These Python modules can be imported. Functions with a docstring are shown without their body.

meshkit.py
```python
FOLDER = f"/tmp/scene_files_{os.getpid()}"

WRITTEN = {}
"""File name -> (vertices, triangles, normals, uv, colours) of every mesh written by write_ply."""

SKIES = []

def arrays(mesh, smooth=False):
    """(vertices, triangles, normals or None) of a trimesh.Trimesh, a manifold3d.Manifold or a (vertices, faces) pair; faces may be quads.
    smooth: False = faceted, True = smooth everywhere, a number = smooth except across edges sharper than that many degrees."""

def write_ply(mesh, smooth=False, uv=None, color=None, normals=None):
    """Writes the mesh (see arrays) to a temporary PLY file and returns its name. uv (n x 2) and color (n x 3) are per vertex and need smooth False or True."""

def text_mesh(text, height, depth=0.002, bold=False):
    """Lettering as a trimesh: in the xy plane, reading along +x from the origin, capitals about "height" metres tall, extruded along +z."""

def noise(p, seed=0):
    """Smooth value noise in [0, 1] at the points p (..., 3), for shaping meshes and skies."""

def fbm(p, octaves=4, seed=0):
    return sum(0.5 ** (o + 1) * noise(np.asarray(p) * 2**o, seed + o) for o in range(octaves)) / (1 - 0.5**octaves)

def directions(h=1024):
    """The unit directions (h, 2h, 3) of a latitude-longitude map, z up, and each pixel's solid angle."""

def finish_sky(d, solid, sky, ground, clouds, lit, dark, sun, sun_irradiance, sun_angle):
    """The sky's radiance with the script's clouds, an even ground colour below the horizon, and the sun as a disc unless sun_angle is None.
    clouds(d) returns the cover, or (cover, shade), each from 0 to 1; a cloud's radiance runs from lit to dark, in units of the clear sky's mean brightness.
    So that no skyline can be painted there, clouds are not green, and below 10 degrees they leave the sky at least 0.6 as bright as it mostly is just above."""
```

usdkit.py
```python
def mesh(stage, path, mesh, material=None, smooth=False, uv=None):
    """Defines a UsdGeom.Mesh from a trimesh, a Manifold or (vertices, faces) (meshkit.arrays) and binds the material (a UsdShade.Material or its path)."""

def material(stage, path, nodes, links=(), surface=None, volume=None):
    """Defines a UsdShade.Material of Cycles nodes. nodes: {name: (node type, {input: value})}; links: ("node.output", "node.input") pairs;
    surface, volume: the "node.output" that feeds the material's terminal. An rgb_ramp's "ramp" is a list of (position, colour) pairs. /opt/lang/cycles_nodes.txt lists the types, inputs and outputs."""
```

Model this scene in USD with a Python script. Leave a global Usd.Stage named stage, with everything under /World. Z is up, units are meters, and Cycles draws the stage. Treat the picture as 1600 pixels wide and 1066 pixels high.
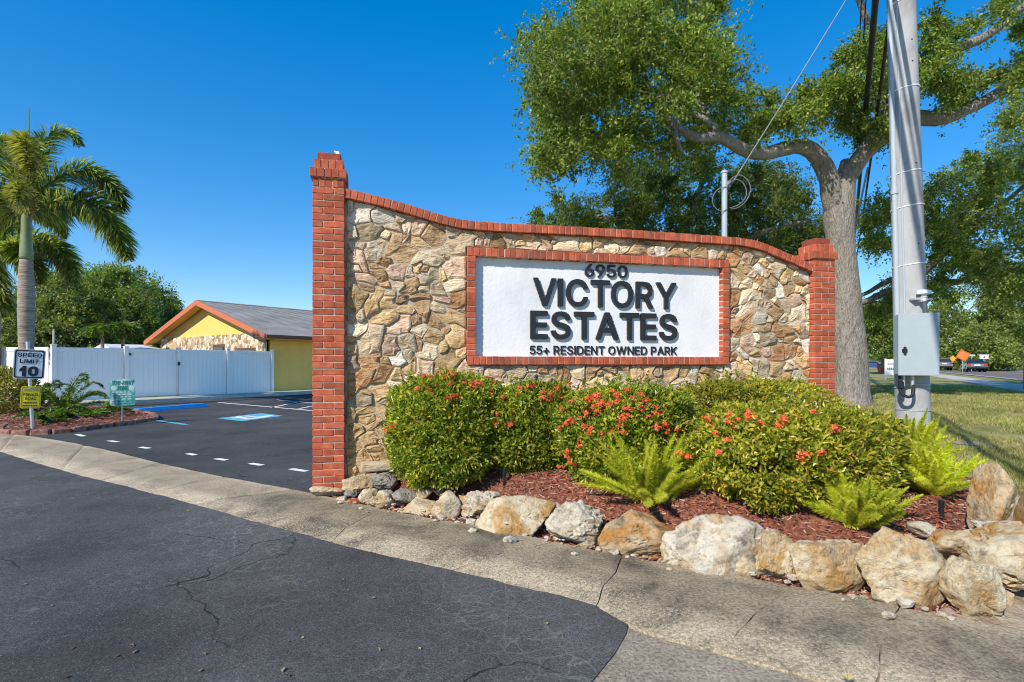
import math, random
import numpy as np, trimesh, shapely, shapely.affinity, manifold3d, usdkit, meshkit
from shapely.geometry import Polygon, LineString, Point, box as sbox
from shapely.ops import unary_union
from scipy.interpolate import CubicSpline
from scipy.sparse import coo_matrix
from scipy.sparse.csgraph import connected_components
from pxr import Usd, UsdGeom, UsdLux, UsdShade, Gf, Sdf, Vt
LEAFY = set()

# ------------------------------------------------------------------ stage, camera, sky, sun
stage = Usd.Stage.CreateInMemory()
UsdGeom.SetStageUpAxis(stage, 'Z'); UsdGeom.SetStageMetersPerUnit(stage, 1.0)
W = UsdGeom.Xform.Define(stage, '/World'); stage.SetDefaultPrim(W.GetPrim())
UsdGeom.Scope.Define(stage, '/World/Looks')
F, CX, HY, EYE = 830.0, 800.0, 568.0, 1.36          # focal length and horizon in pixels of the 1600-wide picture
cam = UsdGeom.Camera.Define(stage, '/World/camera')
cam.CreateHorizontalApertureAttr(36.0); cam.CreateVerticalApertureAttr(36.0 * 1066 / 1600)
cam.CreateFocalLengthAttr(36.0 * F / 1600)
cam.CreateVerticalApertureOffsetAttr(36.0 * (HY - 533) / 1600)
cam.CreateClippingRangeAttr(Gf.Vec2f(0.05, 5000))
cam.AddTranslateOp().Set(Gf.Vec3d(0, 0, EYE)); cam.AddRotateXOp().Set(90.0)
cam.CreateExposureAttr(0.5)
SUN = np.array([-0.616, -0.788, 0.0]); ELEV = math.radians(37.5)
SUN = np.array([SUN[0] * math.cos(ELEV), SUN[1] * math.cos(ELEV), math.sin(ELEV)])
ROT = math.atan2(SUN[0], SUN[1])
dome = UsdLux.DomeLight.Define(stage, '/World/sky')
dm = usdkit.material(stage, '/World/Looks/sky_air', {
    'sky': ('sky_texture', {'sky_type': 'single_scattering', 'sun_disc': False, 'sun_elevation': ELEV, 'sun_rotation': ROT, 'altitude': 1200.0, 'air_density': 1.0, 'aerosol_density': 0.08, 'ozone_density': 2.6}),
    'gm': ('gamma', {'gamma': 0.6}), 'hs': ('hsv', {'hue': 0.507, 'saturation': 1.92, 'value': 1.7}),
    'bg': ('background_shader', {'strength': 0.15})},
    [('sky.color', 'gm.color'), ('gm.color', 'hs.color'), ('hs.color', 'bg.color')], surface='bg.background')
UsdShade.MaterialBindingAPI.Apply(dome.GetPrim()).Bind(dm)
dome.GetPrim().SetCustomDataByKey('kind', 'structure')
sun = UsdLux.DistantLight.Define(stage, '/World/sun')
sun.CreateIntensityAttr(1.1); sun.CreateAngleAttr(0.53); sun.CreateNormalizeAttr(True); sun.CreateColorAttr(Gf.Vec3f(1.0, 0.93, 0.82))
zax = Gf.Vec3d(*map(float, SUN))
sun.AddTransformOp().Set(Gf.Matrix4d(Gf.Rotation(Gf.Vec3d(0, 0, 1), zax), Gf.Vec3d(0, 0, 30)))

rng = np.random.default_rng(7); random.seed(7)

# ------------------------------------------------------------------ small tools
def P(px, py, D):
    """the point seen at pixel (px, py) at depth D"""
    return np.array([(px - CX) / F * D, D, EYE + (HY - py) / F * D])
def G(px, py, z=0.0):
    D = (EYE - z) * F / (py - HY)
    return np.array([(px - CX) / F * D, D, z])
counts = {}
def numbered(parent, name):
    k = (parent, name); n = counts.get(k, 0); counts[k] = n + 1
    return f'{parent}/{name}' if n == 0 else f'{parent}/{name}_{n:03d}'
def keys(prim, label=None, cat=None, group=None, kind=None):
    for k, v in (('label', label), ('category', cat), ('group', group), ('kind', kind)):
        if v: prim.SetCustomDataByKey(k, v)
    return prim
def thing(name, label, cat, group=None, kind=None, loc=None, rotz=0):
    x = UsdGeom.Xform.Define(stage, numbered('/World', name))
    if loc is not None:
        x.AddTranslateOp().Set(Gf.Vec3d(*map(float, loc))); x.AddRotateZOp().Set(math.degrees(rotz))
    return keys(x.GetPrim(), label, cat, group, kind)
def part(parent, name, mesh, mat, label=None, smooth=False, kind=None, uv=None):
    path = numbered(str(parent.GetPath()) if parent is not None else '/World', name)
    m = usdkit.mesh(stage, path, mesh, mat, smooth=smooth, uv=uv)
    mp = str(mat.GetPath()) if not isinstance(mat, str) else mat
    if mp in LEAFY:
        nv, fcs = len(mesh[0]), np.asarray(mesh[1])
        a, b = np.r_[fcs[:, 0], fcs[:, 1]], np.r_[fcs[:, 1], fcs[:, 2]]
        ncomp, lb = connected_components(coo_matrix((np.ones(len(a), np.int8), (a, b)), (nv, nv)), directed=False)
        UsdGeom.PrimvarsAPI(m).CreatePrimvar('rnd', Sdf.ValueTypeNames.FloatArray, 'vertex').Set(Vt.FloatArray.FromNumpy(np.random.default_rng(nv).uniform(0, 1, ncomp)[lb].astype(np.float32)))
    return keys(m.GetPrim(), label, None, None, kind)
def obj(name, mesh, mat, label=None, cat=None, group=None, kind=None, smooth=False, uv=None):
    return keys(part(None, name, mesh, mat, smooth=smooth, uv=uv), label, cat, group, kind)
def empty_part(parent, name):
    return UsdGeom.Xform.Define(stage, numbered(str(parent.GetPath()), name)).GetPrim()
def join(ms):
    vs, fs, n = [], [], 0
    for m in ms:
        v, f = (np.asarray(m.vertices), np.asarray(m.faces)) if hasattr(m, 'vertices') else m
        vs.append(np.asarray(v, float)); fs.append(np.asarray(f, int) + n); n += len(v)
    return np.vstack(vs), np.vstack(fs)
# chamfered box topology, computed once
_sg = np.array([[sx, sy, sz] for sx in (-1, 1) for sy in (-1, 1) for sz in (-1, 1)], float)
def _cv(h, c):
    h = np.asarray(h, float); out = []
    for s in _sg:
        for ax in range(3):
            q = h - c; q[ax] = h[ax]; out.append(s * q)
    return np.array(out)
_hull = trimesh.convex.convex_hull(_cv([1.0, 1.1, 1.2], 0.1))
_map = np.array([np.argmin(((_cv([1.0, 1.1, 1.2], 0.1) - v) ** 2).sum(1)) for v in _hull.vertices])
_cf = _map[_hull.faces]
def cbox(lo, hi, c=0.004):
    lo, hi = np.asarray(lo, float), np.asarray(hi, float)
    h = (hi - lo) / 2
    return _cv(h, min(c, h.min() * 0.45)) + (lo + hi) / 2, _cf
def xf(mesh, R=None, t=None):
    v, f = (np.asarray(mesh.vertices), np.asarray(mesh.faces)) if hasattr(mesh, 'vertices') else mesh
    v = np.asarray(v, float)
    if R is not None: v = v @ np.asarray(R).T
    if t is not None: v = v + np.asarray(t)
    return v, f
def rz(a): return np.array([[math.cos(a), -math.sin(a), 0], [math.sin(a), math.cos(a), 0], [0, 0, 1]])
def tube(pts, rad, sides=10, cap=True, rough=0.0, seed=0):
    pts = np.asarray(pts, float); n = len(pts)
    rad = np.broadcast_to(np.asarray(rad, float), (n,))
    tan = np.gradient(pts, axis=0); tan /= np.linalg.norm(tan, axis=1, keepdims=True) + 1e-12
    ref = np.array([0, 0, 1.0]) if abs(tan[0, 2]) < 0.9 else np.array([1.0, 0, 0])
    u = np.cross(tan[0], ref); u /= np.linalg.norm(u); us = []
    for i in range(n):
        u = u - tan[i] * (u @ tan[i]); u /= np.linalg.norm(u); us.append(u)
    us = np.array(us); vs = np.cross(tan, us)
    a = np.linspace(0, 2 * np.pi, sides, endpoint=False)
    ring = us[:, None] * np.cos(a)[None, :, None] + vs[:, None] * np.sin(a)[None, :, None]
    r = rad[:, None] * np.ones((1, sides))
    v = pts[:, None] + ring * r[..., None]
    if rough:
        nz = meshkit.fbm(v.reshape(-1, 3) / (rad.mean() * 1.5), 3, seed).reshape(n, sides) - 0.5
        v = pts[:, None] + ring * (r * (1 + rough * nz))[..., None]
    v = v.reshape(-1, 3)
    i, j = np.meshgrid(np.arange(n - 1), np.arange(sides), indexing='ij')
    a0 = (i * sides + j).ravel(); a1 = (i * sides + (j + 1) % sides).ravel()
    f = np.vstack([np.c_[a0, a1, a1 + sides], np.c_[a0, a1 + sides, a0 + sides]])
    if cap:
        v = np.vstack([v, pts[0], pts[-1]]); j = np.arange(sides); k = len(v)
        f = np.vstack([f, np.c_[np.full(sides, k - 2), (j + 1) % sides, j], np.c_[np.full(sides, k - 1), (n - 1) * sides + j, (n - 1) * sides + (j + 1) % sides]])
    return v, f
def spline(pts, n):
    pts = np.asarray(pts, float)
    t = np.r_[0, np.cumsum(np.linalg.norm(np.diff(pts[:, :3], axis=0), axis=1))]
    return CubicSpline(t, pts)(np.linspace(0, t[-1], n))
def extrude(poly, z0, z1):
    m = [trimesh.creation.extrude_polygon(g, z1 - z0, engine='earcut') for g in getattr(poly, 'geoms', [poly])]
    v, f = join(m); v[:, 2] += z0
    return v, f
def sheet(poly, z):
    out = []
    for g in getattr(poly, 'geoms', [poly]):
        v, f = trimesh.creation.triangulate_polygon(g, engine='earcut')
        v = np.c_[v, np.full(len(v), z)]; f = np.asarray(f)
        c = np.cross(v[f[:, 1]] - v[f[:, 0]], v[f[:, 2]] - v[f[:, 0]])[:, 2]
        f = np.where((c < 0)[:, None], f[:, ::-1], f); out.append((v, f))
    return join(out)
GLYPHS = {'I': sbox(0, 0, .0215, .1), '-': sbox(0, .038, .04, .056), '1': unary_union([sbox(.024, 0, .046, .1), Polygon([(.0, .068), (.03, .1), (.046, .1), (.046, .076), (.0, .05)]).buffer(0)])}
def glyph(ch):
    if ch not in GLYPHS:
        m = meshkit.text_mesh(ch, 0.1, 0.01, bold=True); top = m.vertices[:, 2] > 0.005
        tris = [Polygon(m.vertices[f][:, :2]) for f in m.faces if top[f].all()]
        g = unary_union([t.buffer(1e-5) for t in tris if t.area > 1e-12])
        if ch != '+': b = g.bounds; g = shapely.affinity.affine_transform(g, [1, 0, 0, .1 / (b[3] - b[1]), 0, -b[1] * .1 / (b[3] - b[1])])
        GLYPHS[ch] = g
    return GLYPHS[ch]
def txt(text, w, h, depth=0.002, fat=0.0, squeeze=True):
    """lettering w wide and h tall in the xy plane, list of one mesh per glyph from left to right"""
    x, gl = 0.0, []
    for ch in text:
        if ch == ' ': x += 0.040; continue
        g = glyph(ch)
        if fat: g = g.buffer(fat, join_style=2)
        b = g.bounds; gl.append(shapely.affinity.translate(g, x - b[0], 0)); x += b[2] - b[0] + (0.006 if ch in 'TYVA' else 0.013)
    shp = unary_union(gl)
    x0, y0, x1, y1 = shp.bounds
    shp = shapely.affinity.affine_transform(shp, [w / (x1 - x0), 0, 0, h / (y1 - y0), -x0 * w / (x1 - x0), -y0 * h / (y1 - y0)])
    gs = sorted(getattr(shp, 'geoms', [shp]), key=lambda g: g.centroid.x)
    return [extrude(g, 0, depth) for g in gs]
def unit(a): return a / (np.linalg.norm(a, axis=-1, keepdims=True) + 1e-12)

# ------------------------------------------------------------------ materials
L = '/World/Looks/'
def mat(name, ramp, scale=3.0, detail=5, rough=0.85, bump=0.0, bscale=60.0, bdist=0.01, stretch=None, rot=None, randv=0.0, spec=0.3, metal=0.0, distort=0.0, ramp2=None, coord='position', rgh=0.6, island=0.0, coat=0.0):
    n = {'g': ('geometry', {}), 'tc': ('texture_coordinate', {}), 'mp': ('mapping', {'scale': stretch or (1, 1, 1), 'rotation': rot or (0, 0, 0)}),
         'n': ('noise_texture', {'scale': scale, 'detail': detail, 'roughness': rgh, 'distortion': distort}),
         'r': ('rgb_ramp', {'ramp': ramp}), 'p': ('principled_bsdf', {'roughness': rough, 'specular_ior_level': spec, 'metallic': metal, 'coat_weight': coat})}
    l = [('g.position' if coord == 'position' else 'tc.object', 'mp.vector'), ('n.fac', 'r.fac')]
    src = 'mp.vector'
    if randv:
        n['oi'] = ('object_info', {}); n['off'] = ('vector_math', {'math_type': 'multiply_add', 'vector2': (1, 1, 1)})
        n['sc'] = ('vector_math', {'math_type': 'scale', 'vector1': (37, 53, 71)})
        l += [('oi.random', 'sc.scale'), ('mp.vector', 'off.vector1'), ('sc.vector', 'off.vector3')]; src = 'off.vector'
    l.append((src, 'n.vector')); col = 'r.color'
    if randv or island:
        n['mr'] = ('map_range', {'from_min': 0.0, 'from_max': 1.0, 'to_min': 1 - (randv or island), 'to_max': 1 + (randv or island)})
        n['h'] = ('hsv', {})
        if island: n['at'] = ('attribute', {'attribute': 'rnd'}); LEAFY.add(L + name)
        l += [(('oi.random' if randv else 'at.fac'), 'mr.value'), ('mr.result', 'h.value'), (col, 'h.color')]; col = 'h.color'
    l.append((col, 'p.base_color'))
    if bump:
        n['n2'] = ('noise_texture', {'scale': bscale, 'detail': 4}); n['b'] = ('bump', {'strength': bump, 'distance': bdist})
        l += [(src, 'n2.vector'), ('n2.fac', 'b.height'), ('b.normal', 'p.normal')]
    return usdkit.material(stage, L + name, n, l, surface='p.BSDF')
def plain(name, c, rough=0.5, metal=0.0, spec=0.4, var=0.12, coat=0.0):
    c = np.array(c)
    return mat(name, [(0.3, tuple(c * (1 - var))), (0.7, tuple(c * (1 + var)))], scale=9, rough=rough, metal=metal, spec=spec, coat=coat)
def leafmat(name, cols, trans=0.35, rough=0.45, big=0.6, sat=1.0):
    """cols: ramp over a leaf's own random value"""
    LEAFY.add(L + name)
    n = {'g': ('geometry', {}), 'at': ('attribute', {'attribute': 'rnd'}), 'r': ('rgb_ramp', {'ramp': cols}), 'nz': ('noise_texture', {'scale': big, 'detail': 2}),
         'mr': ('map_range', {'from_min': 0.3, 'from_max': 0.7, 'to_min': 0.72, 'to_max': 1.25}), 'h': ('hsv', {'saturation': sat}),
         'p': ('principled_bsdf', {'roughness': rough, 'specular_ior_level': 0.4}), 't': ('translucent_bsdf', {}), 'gm': ('mix', {'mix_type': 'multiply', 'fac': 1.0, 'color2': (1.5, 1.6, 0.7)}),
         'm': ('mix_closure', {'fac': trans})}
    return usdkit.material(stage, L + name, n, [('at.fac', 'r.fac'), ('g.position', 'nz.vector'), ('nz.fac', 'mr.value'), ('mr.result', 'h.value'), ('r.color', 'h.color'), ('h.color', 'p.base_color'), ('h.color', 'gm.color1'), ('gm.color', 't.color'), ('p.BSDF', 'm.closure1'), ('t.BSDF', 'm.closure2')], surface='m.closure')

def asphalt(name, base, light, speck=0.5, cracks=0.6):
    n = {'g': ('geometry', {}),
         'n1': ('noise_texture', {'scale': 0.55, 'detail': 5, 'roughness': 0.65}), 'r1': ('rgb_ramp', {'ramp': [(0.36, base), (0.66, light)]}),
         'n2': ('noise_texture', {'scale': 120, 'detail': 5, 'roughness': 0.75}), 'r2': ('rgb_ramp', {'ramp': [(0.34, (0.35,) * 3), (0.5, (0.95,) * 3), (0.66, (1.8,) * 3)]}),
         'm1': ('mix', {'mix_type': 'multiply', 'fac': 0.9}),
         'nw': ('noise_texture', {'scale': 3.0, 'detail': 4}), 'add': ('vector_math', {'math_type': 'multiply_add', 'vector2': (0.35, 0.35, 0.35)}),
         'vc': ('voronoi_texture', {'feature': 'distance_to_edge', 'scale': 8.5}), 'rc': ('rgb_ramp', {'ramp': [(0.0, (.8, .8, .8)), (0.02, (0.35,) * 3), (0.06, (0, 0, 0))]}),
         'nm': ('noise_texture', {'scale': 0.6, 'detail': 6, 'roughness': 0.7}), 'rm': ('rgb_ramp', {'ramp': [(0.44, (0, 0, 0)), (0.66, (cracks,) * 3)]}),
         'mk': ('mix', {'mix_type': 'multiply', 'fac': 1.0}), 'bw': ('rgb_to_bw', {}), 'm2': ('mix', {'mix_type': 'mix', 'color2': (0.29, 0.29, 0.29)}),
         'vs': ('voronoi_texture', {'feature': 'f1', 'scale': 46}), 'rs': ('rgb_ramp', {'ramp': [(0.0, (1, 1, 1)), (0.08, (.8, .8, .8)), (0.22, (0, 0, 0))]}),
         'sj': ('vector_math', {'math_type': 'multiply_add', 'vector2': (0.022, 0.022, 0.022)}), 'vr': ('rgb_to_bw', {}), 'rsel': ('rgb_ramp', {'ramp': [(1 - 0.50 * speck, (0, 0, 0)), (1 - 0.30 * speck, (0.75,) * 3)]}), 'ms': ('mix', {'mix_type': 'multiply', 'fac': 1.0}), 'bs': ('rgb_to_bw', {}),
         'm3': ('mix', {'mix_type': 'mix', 'color2': (0.36, 0.35, 0.33)}),
         'vd': ('voronoi_texture', {'feature': 'distance_to_edge', 'scale': 0.9}), 'rd': ('rgb_ramp', {'ramp': [(0.0, (1, 1, 1)), (0.0035, (0.7,) * 3), (0.0065, (0, 0, 0))]}),
         'nd': ('noise_texture', {'scale': 0.8, 'detail': 2, 'w': 4.0}), 'rdm': ('rgb_ramp', {'ramp': [(0.5, (0, 0, 0)), (0.58, (0.9,) * 3)]}), 'md': ('mix', {'mix_type': 'multiply', 'fac': 1.0}), 'bd': ('rgb_to_bw', {}),
         'm4': ('mix', {'mix_type': 'mix', 'color2': (0.008, 0.008, 0.008)}),
         'b': ('bump', {'strength': 1.0, 'distance': 0.012}), 'p': ('principled_bsdf', {'roughness': 0.88, 'specular_ior_level': 0.2})}
    l = [('g.position', 'n1.vector'), ('g.position', 'n2.vector'), ('n1.fac', 'r1.fac'), ('n2.fac', 'r2.fac'), ('r1.color', 'm1.color1'), ('r2.color', 'm1.color2'),
         ('g.position', 'nw.vector'), ('nw.color', 'add.vector1'), ('g.position', 'add.vector3'), ('add.vector', 'vc.vector'), ('vc.distance', 'rc.fac'), ('g.position', 'nm.vector'), ('nm.fac', 'rm.fac'), ('rc.color', 'mk.color1'), ('rm.color', 'mk.color2'), ('mk.color', 'bw.color'),
         ('m1.color', 'm2.color1'), ('bw.val', 'm2.fac'),
         ('n2.color', 'sj.vector1'), ('g.position', 'sj.vector3'), ('sj.vector', 'vs.vector'), ('vs.distance', 'rs.fac'), ('vs.color', 'vr.color'), ('vr.val', 'rsel.fac'), ('rs.color', 'ms.color1'), ('rsel.color', 'ms.color2'), ('ms.color', 'bs.color'), ('bs.val', 'm3.fac'), ('m2.color', 'm3.color1'),
         ('add.vector', 'vd.vector'), ('vd.distance', 'rd.fac'), ('g.position', 'nd.vector'), ('nd.fac', 'rdm.fac'), ('rd.color', 'md.color1'), ('rdm.color', 'md.color2'), ('md.color', 'bd.color'), ('bd.val', 'm4.fac'), ('m3.color', 'm4.color1'),
         ('m4.color', 'p.base_color'), ('n2.fac', 'b.height'), ('b.normal', 'p.normal')]
    return usdkit.material(stage, L + name, n, l, surface='p.BSDF')
M_ROAD = asphalt('driveway_asphalt', (0.066, 0.063, 0.062), (0.145, 0.139, 0.134), 1.2, 1.0)
M_LOT = asphalt('lot_asphalt', (0.048, 0.047, 0.047), (0.092, 0.090, 0.089), 0.5, 0.6)
M_HWY = asphalt('street_asphalt', (0.15, 0.13, 0.12), (0.20, 0.175, 0.16), 0.1, 0.2)

def concrete(name, a, b, stain, speck):
    n = {'g': ('geometry', {}), 'n1': ('noise_texture', {'scale': 2.1, 'detail': 8, 'roughness': 0.72, 'distortion': 0.6}), 'r1': ('rgb_ramp', {'ramp': [(0.32, stain), (0.5, a), (0.68, b)]}),
         'n2': ('noise_texture', {'scale': 55, 'detail': 4, 'roughness': 0.7}), 'r2': ('rgb_ramp', {'ramp': [(0.34, (0.5,) * 3), (0.5, (0.97,) * 3), (0.66, (1.35,) * 3)]}), 'm1': ('mix', {'mix_type': 'multiply', 'fac': 1.0}),
         'uv': ('uvmap', {'attribute': 'st'}), 'sx': ('separate_xyz', {}), 'ru': ('rgb_ramp', {'ramp': [(0.0, (1, 1, 1)), (0.3, (0.8,) * 3), (0.6, (0.15,) * 3), (1.0, (0, 0, 0))]}),
         'vs': ('voronoi_texture', {'feature': 'f1', 'scale': 95}), 'rs': ('rgb_ramp', {'ramp': [(0.0, (.8, .8, .8)), (0.25, (.7, .7, .7)), (0.42, (0, 0, 0))]}),
         'vr': ('rgb_to_bw', {}), 'rsel': ('rgb_ramp', {'ramp': [(0.40, (0, 0, 0)), (0.52, (1, 1, 1))]}), 'ms': ('mix', {'mix_type': 'multiply', 'fac': 1.0}), 'ms2': ('mix', {'mix_type': 'multiply', 'fac': 1.0}), 'bs': ('rgb_to_bw', {}),
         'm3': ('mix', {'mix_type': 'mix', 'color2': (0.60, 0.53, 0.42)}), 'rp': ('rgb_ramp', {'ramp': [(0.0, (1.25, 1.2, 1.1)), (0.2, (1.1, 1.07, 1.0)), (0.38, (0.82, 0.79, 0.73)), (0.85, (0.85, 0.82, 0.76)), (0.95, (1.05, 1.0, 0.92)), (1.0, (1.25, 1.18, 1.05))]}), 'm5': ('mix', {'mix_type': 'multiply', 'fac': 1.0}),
         'b': ('bump', {'strength': 0.9, 'distance': 0.012}), 'p': ('principled_bsdf', {'roughness': 0.9, 'specular_ior_level': 0.25})}
    l = [('g.position', 'n1.vector'), ('g.position', 'n2.vector'), ('n1.fac', 'r1.fac'), ('n2.fac', 'r2.fac'), ('r1.color', 'm1.color1'), ('r2.color', 'm1.color2'),
         ('g.position', 'vs.vector'), ('vs.distance', 'rs.fac'), ('vs.color', 'vr.color'), ('vr.val', 'rsel.fac'), ('rs.color', 'ms.color1'), ('rsel.color', 'ms.color2'), ('n2.fac', 'b.height'), ('b.normal', 'p.normal'), ('m1.color', 'm3.color1')]
    if speck:
        l += [('uv.UV', 'sx.vector'), ('sx.x', 'ru.fac'), ('ms.color', 'ms2.color1'), ('ru.color', 'ms2.color2'), ('ms2.color', 'bs.color'), ('bs.val', 'm3.fac')]
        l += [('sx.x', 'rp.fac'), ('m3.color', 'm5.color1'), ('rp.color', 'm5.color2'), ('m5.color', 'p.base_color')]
    else:
        l.append(('m1.color', 'p.base_color'))
    return usdkit.material(stage, L + name, n, l, surface='p.BSDF')
M_CURB = concrete('weathered_concrete', (0.31, 0.26, 0.19), (0.44, 0.37, 0.27), (0.11, 0.095, 0.072), True)
M_CURB_L = concrete('pale_weathered_concrete', (0.44, 0.365, 0.265), (0.54, 0.455, 0.335), (0.27, 0.225, 0.165), True)
M_APRON = concrete('apron_concrete', (0.31, 0.26, 0.19), (0.40, 0.34, 0.255), (0.19, 0.16, 0.12), False)
M_WALK = concrete('sidewalk_concrete', (0.50, 0.46, 0.39), (0.60, 0.56, 0.48), (0.40, 0.37, 0.31), False)
M_BRICK = mat('red_brick', [(0.25, (0.27, 0.055, 0.028)), (0.5, (0.39, 0.09, 0.042)), (0.75, (0.47, 0.135, 0.07))], scale=14, rough=0.85, bump=0.45, bscale=90, bdist=0.005, randv=0.24)
M_BRICKD = mat('dark_red_brick', [(0.25, (0.15, 0.035, 0.022)), (0.6, (0.27, 0.058, 0.035)), (0.8, (0.30, 0.12, 0.09))], scale=16, rough=0.9, bump=0.4, bscale=120, bdist=0.004, randv=0.15)
M_MORTAR = mat('brick_mortar', [(0.3, (0.42, 0.34, 0.26)), (0.7, (0.58, 0.49, 0.39))], scale=25, rough=0.95, bump=0.5, bscale=150, bdist=0.004)
M_STONEMORTAR = mat('stone_mortar', [(0.3, (0.38, 0.30, 0.205)), (0.7, (0.54, 0.45, 0.335))], scale=12, rough=0.95, bump=0.9, bscale=90, bdist=0.01)
def stonemat(k, c1, c2, c3, rot):
    return mat(f'wall_stone_{k}', [(0.28, tuple(.85 * q for q in c1)), (0.38, c1), (0.48, c2), (0.64, c3), (0.74, tuple(min(.8, 1.15 * q) for q in c3))], scale=6.5, detail=9, rough=0.85, bump=0.8, bscale=34, bdist=0.018, stretch=(1, 1, 3.0), rot=(0, rot, 0), randv=0.32, distort=0.7, rgh=0.68)
M_STONES = [stonemat('tan', (0.32, 0.185, 0.08), (0.52, 0.34, 0.16), (0.64, 0.465, 0.26), 0.3),
            stonemat('cream', (0.40, 0.285, 0.165), (0.60, 0.47, 0.30), (0.69, 0.59, 0.43), -0.5),
            stonemat('rust', (0.26, 0.115, 0.04), (0.47, 0.24, 0.10), (0.58, 0.40, 0.23), 0.8),
            stonemat('brown', (0.18, 0.105, 0.05), (0.36, 0.22, 0.11), (0.50, 0.36, 0.215), -0.9),
            stonemat('grey', (0.26, 0.18, 0.105), (0.44, 0.33, 0.205), (0.57, 0.45, 0.30), 1.3),
            stonemat('pale', (0.44, 0.36, 0.26), (0.60, 0.53, 0.42), (0.69, 0.64, 0.55), 0.1),
            stonemat('pink', (0.34, 0.20, 0.12), (0.54, 0.36, 0.235), (0.64, 0.49, 0.36), -0.2)]
M_STUCCO = mat('white_stucco', [(0.3, (0.62, 0.62, 0.63)), (0.5, (0.71, 0.71, 0.715)), (0.7, (0.75, 0.75, 0.75))], scale=2.2, rough=0.85, bump=0.5, bscale=28, bdist=0.006)
M_BLACK = plain('black_letter_paint', (0.018, 0.02, 0.023), 0.45)
M_MULCH = mat('red_mulch_bed', [(0.3, (0.06, 0.025, 0.016)), (0.5, (0.18, 0.06, 0.035)), (0.62, (0.28, 0.12, 0.075)), (0.75, (0.40, 0.30, 0.22))], scale=28, detail=6, rough=0.95, bump=1.0, bscale=50, bdist=0.03, rgh=0.7)
M_CHIP = leafmat('red_mulch_chips', [(0.0, (0.07, 0.03, 0.02)), (0.25, (0.18, 0.055, 0.033)), (0.55, (0.33, 0.09, 0.05)), (0.75, (0.40, 0.17, 0.105)), (0.9, (0.44, 0.32, 0.23)), (1.0, (0.50, 0.42, 0.33))], trans=0.0, rough=0.9, big=1.6)
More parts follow.
